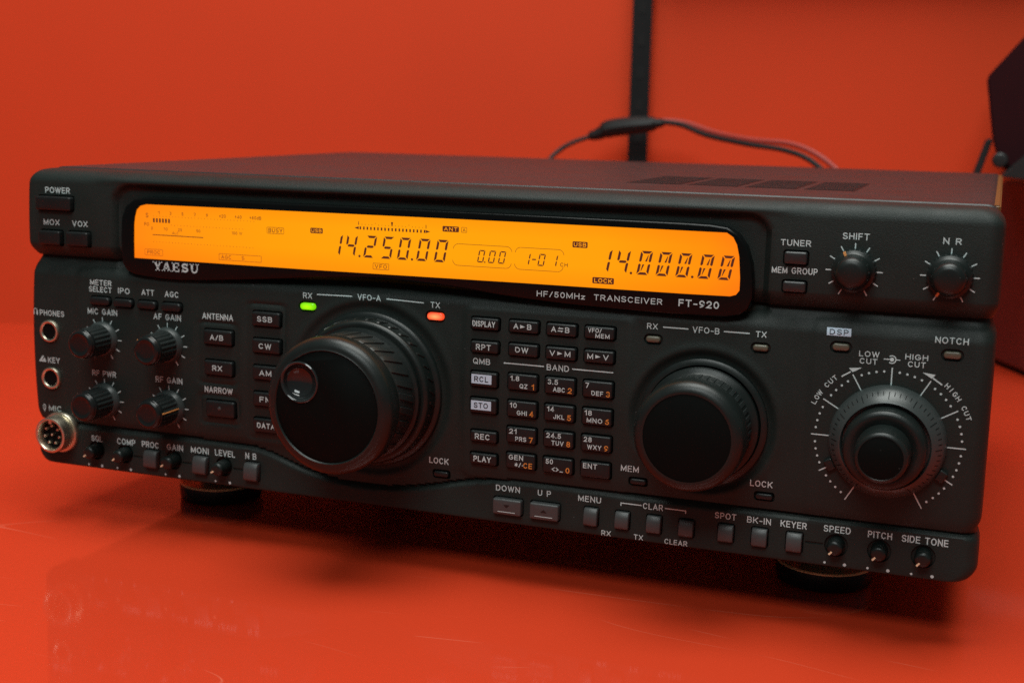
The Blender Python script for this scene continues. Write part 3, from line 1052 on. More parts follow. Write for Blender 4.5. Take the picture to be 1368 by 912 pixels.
# ------------------------------------------------------------------ display
BZ = [(50.9, 98.4), (51.3, 94.6), (53.4, 91.6), (57.0, 90.2), (62, 89.5), (70, 89.0), (80.1, 88.9), (93, 89.6), (106.1, 90.7), (120, 91.9), (131.2, 92.9), (145, 94.2), (159.7, 95.2),
      (174, 95.7), (187.2, 95.4), (201, 94.7), (213.8, 93.7), (225, 92.7), (237.0, 91.8), (253.8, 90.9), (275.9, 90.3), (295, 90.0), (308, 90.0), (316, 90.2), (321, 91.4), (324.2, 94.0),
      (325.4, 98.0), (325.4, 104), (324.6, 110.5), (322.6, 116.5), (319.3, 120.9), (315, 123.3), (309, 124.0), (300, 124.2), (250, 124.2), (192, 124.2), (130, 124.1), (75, 124.0), (65, 123.8), (58, 122.6), (53.6, 119.6), (51.4, 114.5), (50.8, 107)]
LC = [(57.3, 97.4), (138.3, 97.4), (236.9, 97.9), (300, 98.0), (317.2, 98.2), (319.4, 98.9), (320.6, 100.6), (320.6, 105), (319.9, 113.0), (318.9, 117.2), (317.4, 119.9), (315, 121.4), (236.3, 121.4), (140, 121.1), (64.5, 120.8), (61.2, 120.0), (59.2, 118.2), (58.2, 115), (57.7, 111.8), (57.4, 104)]


def resample(poly, n):
    P = [Vector(p) for p in poly]
    L = [0]
    for i in range(len(P)):
        L.append(L[-1] + (P[(i + 1) % len(P)] - P[i]).length)
    return P, L


def inset_poly(poly, d):
    out = []
    n = len(poly)
    for i in range(n):
        a, b_, c = Vector(poly[i - 1]), Vector(poly[i]), Vector(poly[(i + 1) % n])
        n1 = Vector((-(b_ - a).y, (b_ - a).x)).normalized()
        n2 = Vector((-(c - b_).y, (c - b_).x)).normalized()
        nn = (n1 + n2)
        nn = nn / max(0.4, nn.length_squared / 2)
        out.append(tuple(b_ + nn * d))
    return out


YB = -0.5
bz = bmesh.new()
rings = [[(x - OX, 6.0 - OY, z - OZ) for x, z in BZ]]
for t in range(5):
    a = math.radians(90 * t / 4)
    q = inset_poly(BZ, 0.9 * (1 - math.cos(a)))
    rings.append([(x - OX, YB + 0.9 - 0.9 * math.sin(a) - OY, z - OZ) for x, z in q])
vs = loft(bz, rings, cap0=False, cap1=False)
win = [bz.verts.new((W(x, YB, z))) for x, z in LC]
win2 = [bz.verts.new((W(x, YB + 1.4, z))) for x, z in LC]
n = len(LC)
for i in range(n):
    bz.faces.new((win[i], win[(i + 1) % n], win2[(i + 1) % n], win2[i]))
bz.edges.ensure_lookup_table()
front = vs[-1]
eds = [bz.edges.get((front[i], front[(i + 1) % len(front)])) for i in range(len(front))] + [bz.edges.get((win[i], win[(i + 1) % n])) for i in range(n)]
bmesh.ops.triangle_fill(bz, use_beauty=True, edges=eds)
bezel = link('display_bezel', mesh_of('display_bezel', bz, 30), M_GLOSS, radio)
sc_bm = bmesh.new()
sc_bm.faces.new([sc_bm.verts.new(W(x, YB + 0.6, z)) for x, z in inset_poly(LC, -0.1)])
lcd = link('lcd_screen', mesh_of('lcd_screen', sc_bm, 0), M_LCD, radio)
for p_ in lcd.data.polygons:
    if p_.normal.y > 0:
        p_.flip()
YL = YB + 0.6
bx = Print().text('HF/50MHz', 252.1, 94.3, 19.4, 2.2)
bx.build('legend', M_LEGEND, bezel, YB, 0.05)
Print().text('TRANSCEIVER', 278.7, 94.4, 26.6, 2.2).build('legend', M_LEGEND, bezel, YB, 0.05)
Print().text('FT-920', 305.8, 94.6, 15.2, 2.7, off=0.022).build('legend', M_LEGEND, bezel, YB, 0.05)
# maker's name: slab letters drawn as strokes
p = Print()
h0, h1 = 92.6, 96.5


def slab(x, z, w):
    p.rect(x - w / 2, z + (0.0 if z < 94 else 0.13), x + w / 2, z + (0.42 if z < 94 else 0.55))


x = 67.0
# Y
p.poly([(x + 0.5, h1), (x + 1.6, h1), (x + 3.0, h0 + 1.5), (x + 1.9, h0 + 1.5)])
p.poly([(x + 3.6, h1), (x + 4.3, h1), (x + 3.0, h0 + 1.5), (x + 2.3, h0 + 1.5)])
p.rect(x + 1.95, h0, x + 2.95, h0 + 1.7)
slab(x + 1.0, h1 - 0.55, 2.2), slab(x + 4.0, h1 - 0.55, 1.7), slab(x + 2.45, h0, 2.2)
x = 71.6
# A
p.poly([(x + 0.5, h0), (x + 1.1, h0), (x + 2.5, h1), (x + 1.9, h1)])
p.poly([(x + 3.2, h0), (x + 4.2, h0), (x + 2.9, h1), (x + 1.8, h1)])
p.rect(x + 1.2, h0 + 1.0, x + 3.4, h0 + 1.5)
slab(x + 0.8, h0, 1.7), slab(x + 3.7, h0, 1.9)
x = 76.6
# E
p.rect(x + 0.6, h0, x + 1.6, h1)
p.rect(x, h1 - 0.45, x + 3.6, h1)
p.rect(x, h0, x + 3.7, h0 + 0.45)
p.rect(x + 1.6, h0 + 1.7, x + 2.9, h0 + 2.2)
p.rect(x + 3.2, h1 - 1.3, x + 3.7, h1 - 0.5)
p.rect(x + 3.3, h0 + 0.5, x + 3.8, h0 + 1.3)
p.rect(x + 2.6, h0 + 1.4, x + 2.95, h0 + 2.5)
p.text('S', 83.2, (h0 + h1) / 2, 3.3, 3.9, th=0.80)
p.rect(84.4, h1 - 1.1, 84.75, h1)
p.rect(81.6, h0, 81.95, h0 + 1.1)
x = 85.6
# U
p.rect(x + 0.6, h0 + 1.2, x + 1.6, h1)
p.rect(x + 3.5, h0 + 1.2, x + 4.0, h1)
p.arc(x + 2.3, h0 + 1.4, 1.2, 180, 360, 0.65, 12)
slab(x + 1.1, h1 - 0.55, 2.1), slab(x + 3.75, h1 - 0.55, 1.6)
p.build('maker_name', M_LEGEND, bezel, YB, 0.05)

# LCD contents ------------------------------------------------------------
SEG = {'0': 'abcdef', '1': 'bc', '2': 'abged', '4': 'fgbc', '5': 'afgcd', '-': 'g'}


def digit(p, ch, xr, zb, w, h, th, sl, slash=False):
    """seven-segment figure; xr is its bottom right corner, sl the slant"""
    x0 = xr - w
    g = th * 0.30
    hm = h / 2

    def q(pts):
        p.poly([(x0 + a + sl * b_, zb + b_) for a, b_ in pts])
    t = th
    D = {'a': [(g, h), (w - g, h), (w - t - g, h - t), (t + g, h - t)],
         'd': [(g, 0), (t + g, t), (w - t - g, t), (w - g, 0)],
         'g': [(g + t * .5, hm), (t + g, hm + t / 2), (w - t - g, hm + t / 2), (w - g - t * .5, hm), (w - t - g, hm - t / 2), (t + g, hm - t / 2)],
         'f': [(0, h - g), (t, h - t - g), (t, hm + t / 2 + g), (t / 2, hm + g), (0, hm + t / 2 + g * 0.6)],
         'e': [(0, g), (0, hm - t / 2 - g * 0.6), (t / 2, hm - g), (t, hm - t / 2 - g), (t, t + g)],
         'b': [(w, h - g), (w, hm + t / 2 + g * 0.6), (w - t / 2, hm + g), (w - t, hm + t / 2 + g), (w - t, h - t - g)],
         'c': [(w, g), (w - t, t + g), (w - t, hm - t / 2 - g), (w - t / 2, hm - g), (w, hm - t / 2 - g * 0.6)]}
    for s_ in SEG[ch]:
        q(D[s_])
    if slash:
        q([(w * .50, hm + g * 2), (w * .50 + t * .8, hm + g * 2), (w - t - g * 1.5, h - t - g * 3), (w - t - g * 1.5, h - t - g * 1.2 - t * .5), (w - t - g * 2.2, h - t - g * 1.6)])
        q([(w * .50, hm - g * 2), (w * .50 - t * .8, hm - g * 2), (t + g * 1.5, t + g * 3), (t + g * 1.5, t + g * 1.6), (t + g * 2.2, t + g * 1.6)])


p = Print()
SL = 0.19
for ch, xr in (('1', 156.9), ('4', 163.6), ('2', 172.2), ('5', 179.9), ('0', 187.2), ('0', 195.6), ('0', 203.3)):
    digit(p, ch, xr, 103.9, 4.7, 8.9, 0.95, SL)
for x in (165.9, 189.2):
    p.disc(x, 104.3, 0.5)
p.build('frequency_figures', M_SEG, lcd, YL, 0.04)
p = Print()
for ch, xr in (('1', 270.4), ('4', 277.5), ('0', 286.0), ('0', 293.4), ('0', 300.9), ('0', 309.2), ('0', 316.7)):
    digit(p, ch, xr, 104.0, 4.6, 9.0, 0.95, SL, slash=(ch == '0'))
for x in (279.4, 302.8):
    p.disc(x, 104.4, 0.5)
p.build('frequency_figures', M_SEG, lcd, YL, 0.04)
p = Print()
for xr in (219.7, 224.2, 228.4):
    digit(p, '0', xr, 104.8, 2.6, 4.9, 0.5, SL)
p.disc(220.4, 105.0, 0.3)
p.build('clarifier_figures', M_SEG, lcd, YL, 0.04)
p = Print()
for ch, xr in (('1', 238.6), ('-', 241.6), ('0', 244.7), ('1', 249.7)):
    digit(p, ch, xr, 104.9, 2.6, 4.7, 0.5, SL)
p.text('CH', 252.9, 105.9, 3.0, 1.5, off=0.0)
p.build('channel_figures', M_SEG, lcd, YL, 0.04)
p = Print()
for x0, x1 in ((206.8, 231.6), (232.8, 252.8)):
    for xa, xb, z in ((x0 + 2.5, x1 - 2.0, 111.6), (x0 + 2.0, x1 - 2.5, 103.1)):
        p.line((xa, z), (xb, z), 0.16)
    p.arc(x0 + 2.4, 109.4, 2.2, 90, 175, 0.16, 8)
    p.arc(x1 - 2.2, 109.4, 2.2, 5, 90, 0.16, 8)
    p.arc(x0 + 2.2, 105.3, 2.2, 185, 270, 0.16, 8)
    p.arc(x1 - 2.4, 105.3, 2.2, 270, 355, 0.16, 8)
p.build('lcd_frame', M_SEG, lcd, YL, 0.04)
p = Print()
p.frame(171.9, 99.3, 179.1, 101.9, 0.17, 0.3)
p.text('VFO', 175.5, 100.6, 5.4, 1.6, off=0.0, spacing=1.3)
p.build('mode_mark', M_SEG, lcd, YL, 0.04)
p = Print()
p.frame(123.1, 111.3, 131.2, 114.0, 0.17, 0.5)
p.text('BUSY', 127.2, 112.65, 6.6, 1.7, off=0.0, spacing=1.2)
p.build('busy_mark', M_SEG, lcd, YL, 0.04)
p = Print()
p.frame(210.3, 116.1, 212.7, 118.2, 0.15, 0.3)
p.text('A', 211.5, 117.1, 1.2, 1.2, off=0.0)
p.build('antenna_mark', M_SEG, lcd, YL, 0.04)


def plate(s, x0, z0, x1, z1):
    q = Print()
    cx, cz = (x0 + x1) / 2, (z0 + z1) / 2
    q.poly([(a + cx, b_ + cz) for a, b_ in rrect(x1 - x0, z1 - z0, 0.4, 3)])
    o = q.build('lcd_mark', M_SEG, lcd, YL, 0.04)
    Print().text(s, cx, cz, (x1 - x0) * 0.82, (z1 - z0) * 0.66, off=0.02).build('lcd_mark', M_LCDTXT, lcd, YL, 0.07)


M_LCDTXT = emit('lcd_clear', (1.0, 0.33, 0.0), 1.0)
plate('USB', 143.5, 112.5, 149.2, 114.7)
plate('ANT', 202.3, 116.1, 209.3, 118.3)
plate('USB', 256.1, 112.8, 262.1, 115.1)
plate('LOCK', 264.4, 99.6, 272.9, 102.0)
p = Print()
for i in range(19):
    x = 166.3 + i * (194.6 - 166.3) / 18
    p.rect(x - 0.33, 115.1, x + 0.33, 116.3)
p.poly([(163.6, 115.7), (165.6, 115.1), (165.6, 116.3)])
p.poly([(197.0, 115.7), (195.1, 115.1), (195.1, 116.3)])
for x in (165.5, 195.2):
    p.rect(x - 0.14, 116.9, x + 0.14, 118.3)
p.poly([(179.9, 118.7), (180.8, 118.7), (180.5, 117.0), (180.2, 117.0)])
for i in range(1, 20):
    x = 165.5 + i * 29.7 / 20
    p.disc(x, 117.2 if i % 5 else 117.8, 0.16, 6)
p.build('tuning_scale', M_SEG, lcd, YL, 0.04)
p = Print()
for i in range(6):
    x = 67.3 + i * 1.53
    p.rect(x, 113.2, x + 0.85, 115.0)
p.line((66.9, 107.9), (92.2, 107.9), 0.32)
p.build('meter_bar', M_SEG, lcd, YL, 0.04)
p = Print()
p.text('S', 64.3, 116.1, 1.3, 2.0)
p.text('PO', 64.0, 112.3, 2.4, 1.5)
for s_, x in zip(('1', '3', '5', '7', '9', '+20', '+40', '+60dB'), (70.3, 76.2, 82.2, 88.3, 94.3, 101.9, 109.5, 117.7)):
    p.text(s_, x, 117.4, {1: 0.9, 3: 3.3, 5: 5.6}[len(s_)], 1.4, off=0.0)
for s_, x in zip(('0', '10', '25', '50', '100 W'), (66.7, 73.6, 80.8, 89.9, 108.8)):
    p.text(s_, x, 110.6, {1: 0.9, 2: 2.0, 5: 5.0}[len(s_)], 1.3, off=0.0)
p.text('ALC', 78.4, 109.1, 3.2, 1.1, off=0.0)
for x0, x1, z, n in ((67.6, 117.0, 115.9, 32), (76.5, 111.5, 112.4, 23), (67.3, 116.4, 104.9, 32)):
    for i in range(n):
        p.disc(x0 + (x1 - x0) * i / (n - 1), z, 0.17, 6)
p.frame(62.6, 98.9, 71.9, 101.7, 0.16, 0.5)
p.text('PROC', 67.2, 100.3, 6.6, 1.6, off=0.0)
p.frame(99.8, 98.9, 120.4, 101.7, 0.18, 0.3)
p.text('AGC', 103.4, 100.3, 5.0, 1.6, off=0.0)
p.text('S', 111.5, 100.3, 1.3, 1.6, off=0.0)
p.build('meter_scale', M_SEGD, lcd, YL, 0.04)

# ------------------------------------------------------------------ knobs


def fillet(r, y, br, n=5, inward=True):
    """quarter round at (r, y) turning from the side to the front face"""
    return [(r - br + br * math.cos(math.radians(90 * i / n)), y + br - br * math.sin(math.radians(90 * i / n))) for i in range(n + 1)]


def knob_link(name, bm, material, parent, cx, cz, y, ang=40, label=None):
    return link(name, mesh_of(name, bm, ang), material, parent, (cx, y, cz), label)


# main tuning knob
AX, AZ = 170.3, 49.6


def notch(r, y, a):
    return r


mk = lathe([(20, 1.0), (27.0, -9.0), (27.0, -10.5), (25.6, -11.0), (25.6, -26.8), (26.6, -27.4), (27.1, -28.4)] + fillet(27.3, -37.4, 4.8, 8) + [(22.4, -37.5), (22.0, -37.2), (21.8, -36.8)], 120)
knobA = knob_link('tuning_knob', mk, M_KNOB, radio, AX, AZ, 0)
# the finger hole is sunk in the face
DIX, DIZ, DIR = 158.9 - AX, 58.6 - AZ, 7.6
cb = bmesh.new()
loft(cb, [[(DIX + DIR * math.sin(2 * math.pi * i / 48), yy, DIZ + DIR * math.cos(2 * math.pi * i / 48)) for i in range(48)] for yy in (-45, -31)])
bmesh.ops.recalc_face_normals(cb, faces=cb.faces[:])
cme = bpy.data.meshes.new('cutter')
cb.to_mesh(cme)
cb.free()
co = bpy.data.objects.new('cutter', cme)
COL.objects.link(co)
co.location = knobA.location
disc = knob_link('knob_face', lathe([(21.9, -35.5), (21.9, -36.8), (21.6, -37.05)], 96), M_DISC, knobA, AX, AZ, 0)
for ob in (knobA, disc):
    md = ob.modifiers.new('hole', 'BOOLEAN')
    md.operation = 'DIFFERENCE'
    md.solver = 'EXACT'
    md.object = co
    dg = bpy.context.evaluated_depsgraph_get()
    me2 = bpy.data.meshes.new_from_object(ob.evaluated_get(dg))
    ob.modifiers.clear()
    ob.data = me2
    me2.set_sharp_from_angle(angle=math.radians(40))
bpy.data.objects.remove(co)
bpy.data.meshes.remove(cme)
prof = [(8.3, -36.9), (8.2, -37.5), (7.8, -37.8), (7.3, -37.6), (7.0, -37.1)]
prof += [(7.0 * math.cos(math.radians(t)), -37.1 + 4.2 * math.sin(math.radians(t))) for t in (10, 22, 35, 48, 60, 72, 82)]
knob_link('finger_dimple', lathe(prof, 64), M_DIMPLE, knobA, AX + DIX, AZ + DIZ, 0)
# rubber grip with slanted ribs
g = lathe([(25.5, -11.2), (25.75, -11.6), (25.75, -26.3), (25.5, -26.7)], 120)
for i in range(30):
    a = 2 * math.pi * i / 30
    for sgn in (1,):
        rings = []
        for t, hgt_, wd_ in ((-12.6, 0.0, 1.2), (-13.4, 0.55, 1.5), (-18.8, 0.6, 1.6), (-24.4, 0.55, 1.5), (-25.2, 0.0, 1.2)):
            aa = a + (t + 19) * 0.012
            e, f = Vector((math.sin(aa), math.cos(aa))), Vector((math.cos(aa), -math.sin(aa)))
            ring = []
            for u, v in ((-1, -0.3), (-0.75, hgt_), (0.75, hgt_), (1, -0.3)):
                q = e * (25.7 + v) + f * (u * wd_)
                ring.append((q.x, t, q.y))
            rings.append(ring)
        loft(g, rings)
knob_link('grip_ring', g, M_RUBBER, knobA, AX, AZ, 0)
# shuttle ring behind the knob
sr = lathe([(32.4, 1.5), (32.2, -0.6), (31.6, -1.2), (30.2, -1.5), (30.0, -2.2), (29.8, -6.4)] + fillet(29.8, -8.6, 1.9, 6) + [(26.4, -8.5), (26.0, -7.4), (25.4, -6.0), (20, -6.0)], 144)
for i in range(36):
    a = 2 * math.pi * i / 36
    rings = []
    for t, v in ((-2.0, 0.0), (-2.4, 0.5), (-5.6, 0.5), (-6.2, 0.0)):
        aa = a + t * 0.02
        e, f = Vector((math.sin(aa), math.cos(aa))), Vector((math.cos(aa), -math.sin(aa)))
        rings.append([((e * (29.8 + vv) + f * u).x, t, (e * (29.8 + vv) + f * u).y) for u, vv in ((-0.7, -0.2), (-0.5, v), (0.5, v), (0.7, -0.2))])
    loft(sr, rings)
knob_link('shuttle_ring', sr, M_KNOB, radio, AX, AZ, 0.4)

# second tuning knob
BX, BZc = 308.9, 49.6


def flute(n, d):
    def f(r, y, a):
        return r - d * (0.5 + 0.5 * math.cos(n * a)) ** 3
    return f


kb = lathe([(18, 2.5), (21.8, -2.6), (21.6, -3.6), (20.2, -4.2), (19.4, -5.0), (19.4, -14.0), (19.8, -15.4), (20.4, -16.6)] + fillet(20.5, -26.2, 4.4, 8) + [(16.9, -26.2), (16.5, -25.8)], 120)
knobB = knob_link('tuning_knob', kb, M_KNOB, radio, BX, BZc, 0.4)
knob_link('knob_face', lathe([(16.6, -25.0), (16.6, -25.9), (16.2, -26.05)], 96), M_DISC, knobB, BX, BZc, 0.4)
g = bmesh.new()
for i in range(44):
    a = 2 * math.pi * i / 44
    rings = []
    for t, v in ((-5.2, 0.0), (-5.8, 0.35), (-13.0, 0.35), (-13.6, 0.0)):
        e, f = Vector((math.sin(a), math.cos(a))), Vector((math.cos(a), -math.sin(a)))
        rings.append([((e * (19.35 + vv) + f * u).x, t, (e * (19.35 + vv) + f * u).y) for u, vv in ((-0.9, -0.1), (-0.7, v), (0.7, v), (0.9, -0.1))])
    loft(g, rings)
knob_link('grip_ring', g, M_RUBBER, knobB, BX, BZc, 0.4)
knob_link('knob_skirt', lathe([(24.6, 2.6), (24.4, -0.3), (23.8, -0.8), (22.2, -1.0), (21.0, 1.0)], 96), M_KNOB, radio, BX, BZc, 0.6)

# filter dial: grey scale ring, two stacked knobs
dial = knob_link('filter_dial', lathe([(20.6, 1.0), (20.3, -2.0), (19.6, -3.4), (19.1, -4.0), (16.2, -8.2), (15.7, -8.4), (15.3, -7.8), (15.1, -5)], 120), M_FLANGE, radio, DX, DZ, -0.4)
p_bm = bmesh.new()
for i in range(60):
    a = 2 * math.pi * i / 60
    if 150 < math.degrees(a) < 210:
        continue
    long_ = i % 5 == 0
    e, f = Vector((math.sin(a), math.cos(a))), Vector((math.cos(a), -math.sin(a)))
    r1, r0 = 19.05, (16.9 if long_ else 17.9)
    q = []
    for r, u in ((r0, -0.13), (r1, -0.13), (r1, 0.13), (r0, 0.13)):
        y = -4.0 - (19.1 - r) * (4.2 / 2.9) - 0.08
        c = e * r + f * u
        q.append(p_bm.verts.new((c.x * S, y * S, c.y * S)))
    p_bm.faces.new(q)
knob_link('dial_marks', p_bm, M_HOLE, dial, DX, DZ, -0.45)


def knurl(n, d, r_min):
    def f(r, y, a):
        return r - (d * (0.5 + 0.5 * math.cos(n * a)) if r > r_min else 0)
    return f


knob_link('filter_knob', lathe([(13.9, -3), (14.4, -9.0), (14.3, -13.0)] + fillet(14.2, -15.6, 1.8, 5) + [(10.9, -15.7), (9.8, -15.0)], 120), M_KNOB, radio, DX, DZ, 0)
knob_link('filter_knob', lathe([(9.6, -12), (9.5, -17.0), (9.2, -22.0)] + fillet(9.0, -26.4, 1.4, 6) + [(7.6, -26.45), (7.4, -26.2)], 96), M_KNOB, radio, DX, DZ, 0)
knob_link('knob_face', lathe([(7.5, -25.6), (7.45, -26.25), (7.2, -26.35)], 64), M_DISC, radio, DX, DZ, 0)
for ang in (-118, 118):
    a = math.radians(ang)
    bm = bmesh.new()
    key_bm(4.2, 3.2, 0.6, 2.5, -2.4, bev=0.5, bm=bm)
    o = knob_link('dial_lug', bm, M_KNOB, dial, DX + 21.9 * math.sin(a), DZ + 21.9 * math.cos(a), 0.0)
    o.rotation_euler = (0, a, 0)


# small rotary knobs
def small_knob(cx, cz, ang):
    k = knob_link('rotary_knob', lathe([(6.4, -1.0), (6.75, -1.6), (6.75, -2.0), (6.7, -12.2), (6.5, -13.2)], 120, knurl(20, 0.55, 6.6)), M_RUBBER, radio, cx, cz, -0.3, 60)
    knob_link('knob_flange', lathe([(8.0, 1.6), (8.0, -0.6), (7.8, -1.2), (7.0, -2.6), (6.0, -2.8)], 72), M_FLANGE, k, cx, cz, -0.3)
    knob_link('knob_cap', lathe([(6.3, -12.6), (6.55, -13.4), (6.5, -14.4)] + fillet(6.3, -16.2, 1.6, 5) + [(4.6, -16.15), (4.2, -15.9), (3.0, -15.8)], 72), M_GLOSS2, k, cx, cz, -0.3)
    a = math.radians(ang)
    bm = box_bm(-0.22, 0.22, -14.2, -2.4, 6.2, 6.8, None)
    bmesh.ops.rotate(bm, cent=(0, 0, 0), matrix=Matrix.Rotation(a, 3, 'Y'), verts=bm.verts[:])
    knob_link('pointer', bm, M_PTR, k, cx, cz, -0.3)


M_GLOSS2 = mat('knob_cap_gloss', (0.007, 0.009, 0.009), 0.24, spec=0.35, rvar=0.05, vscale=300)
M_PTR = mat('pointer_orange', (0.75, 0.33, 0.10), 0.5)
M_PTRW = mat('pointer_cream', (0.80, 0.62, 0.40), 0.5)
for cx, cz, ang in ((39.5, 60.2, -135), (73.3, 60.2, -52), (39.5, 32.5, -110), (73.3, 32.5, 84)):
    small_knob(cx, cz, ang)


def tapered_knob(cx, cz, ang):
    k = knob_link('rotary_knob', lathe([(7.6, 1.0), (7.6, -1.2), (7.4, -2.2), (6.9, -2.6), (6.3, -3.0), (6.0, -4.0), (5.8, -7.5)] + fillet(5.75, -10.6, 2.8, 7) + [(2.0, -10.75), (0.6, -10.8)], 96), M_KNOB, radio, cx, cz, -0.1)
    g = bmesh.new()
    for i in range(28):
        a = 2 * math.pi * i / 28
        e, f = Vector((math.sin(a), math.cos(a))), Vector((math.cos(a), -math.sin(a)))
        loft(g, [[((e * (7.5 + vv) + f * u).x, t, (e * (7.5 + vv) + f * u).y) for u, vv in ((-0.45, -0.2), (-0.3, v), (0.3, v), (0.45, -0.2))] for t, v in ((0.2, 0.3), (-1.4, 0.3), (-2.1, 0.0))])
    knob_link('grip_ring', g, M_RUBBER, k, cx, cz, -0.1)
    a = math.radians(ang)
    bm = box_bm(-0.4, 0.4, -3.6, -1.4, 6.2, 7.65, None)
    bmesh.ops.rotate(bm, cent=(0, 0, 0), matrix=Matrix.Rotation(a, 3, 'Y'), verts=bm.verts[:])
    knob_link('pointer', bm, M_PTR, k, cx, cz, -0.1)


tapered_knob(360.7, 110.15, -27)
tapered_knob(393.0, 110.15, -150)


# trimmers in the chin
for i, x in enumerate(POTS):
    ln = 6.4 if i < 4 else 5.0
    ys = Yp(x, POTZ)
    k = knob_link('trimmer_knob', lathe([(3.1, 1.4), (3.05, -ln * 0.5), (2.9, -ln + 1.2)] + fillet(2.85, -ln, 1.3, 5) + [(0.8, -ln - 0.05)], 48), M_KNOB, radio, x, POTZ, ys)
    a = math.radians((-128, -128, -125, -120, -140, -140, -140)[i])
    bm = box_bm(-0.3, 0.3, -ln - 0.12, -ln + 1.3, 1.4, 2.95, None)
    bmesh.ops.rotate(bm, cent=(0, 0, 0), matrix=Matrix.Rotation(a, 3, 'Y'), verts=bm.verts[:])
    knob_link('pointer', bm, M_PTRW, k, x, POTZ, ys)

# ------------------------------------------------------------------ sockets
for cx, cz in ((10.9, 61.6), (10.8, 40.1)):
    ys = Yp(cx, cz)
    j = knob_link('phone_jack', lathe([(5.0, 0.6), (5.0, -0.9), (4.75, -1.35), (4.4, -1.45), (3.9, -1.35), (3.65, -1.1), (3.6, -0.6)], 64), M_METAL, radio, cx, cz, ys)
    knob_link('socket_hole', lathe([(3.7, -0.75), (2.8, -0.7), (1.5, -0.65)], 48), M_HOLE, j, cx, cz, ys)
MX, MZ = 14.0, 15.2
ys = 1.0
mc = knob_link('microphone_connector', lathe([(9.4, 1.5), (9.4, -0.8), (9.0, -1.4), (8.2, -1.5), (8.1, -1.9), (8.1, -3.0), (8.05, -7.4), (7.9, -7.9), (7.5, -8.1), (6.9, -8.0), (6.5, -7.5), (6.4, -3.0)], 80), M_METAL, radio, MX, MZ, ys)
knob_link('socket_insert', lathe([(6.45, -2.6), (6.3, -4.2), (0.5, -4.3)], 48), M_HOLE, mc, MX, MZ, ys)
for k in range(8):
    a = 2 * math.pi * k / 7
    r = 4.0 if k < 7 else 0.0
    px_, pz_ = MX + r * math.sin(a), MZ + r * math.cos(a)
    knob_link('contact_pin', lathe([(0.6, -4.2), (0.6, -6.4), (0.35, -6.8)], 12), M_METAL, mc, px_, pz_, ys)
bm = box_bm(-0.8, 0.8, -7.5, -3.5, 5.2, 6.6, None)
knob_link('connector_key', bm, M_METAL, mc, MX, MZ, ys)

# ------------------------------------------------------------------ cover, vents, feet
CT = 134.5
bm = bmesh.new()
ring = rrect(404.0, CT - 1.5, 4.0, 6)
loft(bm, [[(x * 0.996 + 205.5 - OX, y - OY, z * 0.988 + (CT + 1.5) / 2 - OZ) for x, z in ring] for y in (13.0, 15.9)] + [[(x + 205.5 - OX, y - OY, z + (CT + 1.5) / 2 - OZ) for x, z in ring] for y in (16.6, 40.0, 302.0)] + [[(x * 0.99 + 205.5 - OX, 305 - OY, z * 0.98 + (CT + 1.5) / 2 - OZ) for x, z in ring]])
cover = link('top_cover', mesh_of('top_cover', bm, 30), M_COVER, radio)
M_VENT = mat('vent_black', (0.006, 0.006, 0.006), 0.5, spec=0.3)
for x0, x1 in ((258.5, 281.5), (284.5, 305.5), (308.5, 329.5), (332.5, 352.5)):
    bm = bmesh.new()
    box_bm(x0 - OX, x1 - OX, 66 - OY, 132 - OY, CT - 0.4 - OZ, CT + 0.12 - OZ, bm)
    o = link('vent_grille', mesh_of('vent_grille', bm, 0), M_VENT, cover)
    sl = bmesh.new()
    for i in range(9):
        y = 70 + i * 7.2
        box_bm(x0 + 1 - OX, x1 - 1 - OX, y - OY, y + 2.6 - OY, CT - OZ, CT + 0.3 - OZ, sl)
    link('vent_slats', mesh_of('vent_slats', sl, 0), M_COVER, o)
bm = box_bm(404.9 - OX, 407.75 - OX, 22 - OY, 298 - OY, CT - 4.2 - OZ, CT - 0.5 - OZ, None, 0.6)  # added strip, coloured as the orange reflection along the cover's edge
link('edge_glint', mesh_of('edge_glint', bm), M_EDGE_GLINT, cover)


def round_stack(prof, n=72):
    """upright turned piece: (radius, height above the table)"""
    bm = bmesh.new()
    loft(bm, [[(r * math.cos(2 * math.pi * i / n), r * math.sin(2 * math.pi * i / n), z) for i in range(n)] for r, z in prof])
    return bm


for fx, fy in ((59.5, 61.0), (350.5, 61.0), (59.5, 262.0), (350.5, 262.0)):
    ft = link('foot', mesh_of('foot', round_stack([(17.0, 0.0), (19.0, 0.4), (19.6, 1.4), (19.8, 7.9)])), M_FOOT, radio, (fx, fy, TZ))
    link('foot_plate', mesh_of('foot_plate', round_stack([(19.85, 7.6), (19.85, 8.1), (19.5, 8.5), (10.5, 8.6)])), M_BRASS, ft, (fx, fy, TZ))
    link('foot_stem', mesh_of('foot_stem', round_stack([(10.0, 8.5), (10.0, 2.4 - TZ)], 48)), M_FOOT, ft, (fx, fy, TZ))

# ------------------------------------------------------------------ the place: table, wall, post, added shading shelf
bm = bmesh.new()
v = [bm.verts.new(W(*c)) for c in ((-1500, -900, TZ), (1900, -900, TZ), (1900, 1000, TZ), (-1500, 1000, TZ))]
bm.faces.new(v)
r_ = bmesh.ops.extrude_face_region(bm, geom=bm.faces[:])
for e in r_['geom']:
    if isinstance(e, bmesh.types.BMVert):
        e.co.z -= 0.03
tb = link('table', mesh_of('table', bm, 0), M_TABLE)
tag(tb, 'glossy scratched red table top under the radio', 'table', kind='structure')
WA = Vector((-377.0, 422.0))
WD = Vector((807.0, 223.0)).normalized()
WN = Vector((-WD.y, WD.x))       # away from the camera


def wp(s, d, z):
    """point on the wall: s mm along it from the left mark, d mm out in front of it"""
    q = WA + WD * s - WN * d
    return W(q.x, q.y, z)


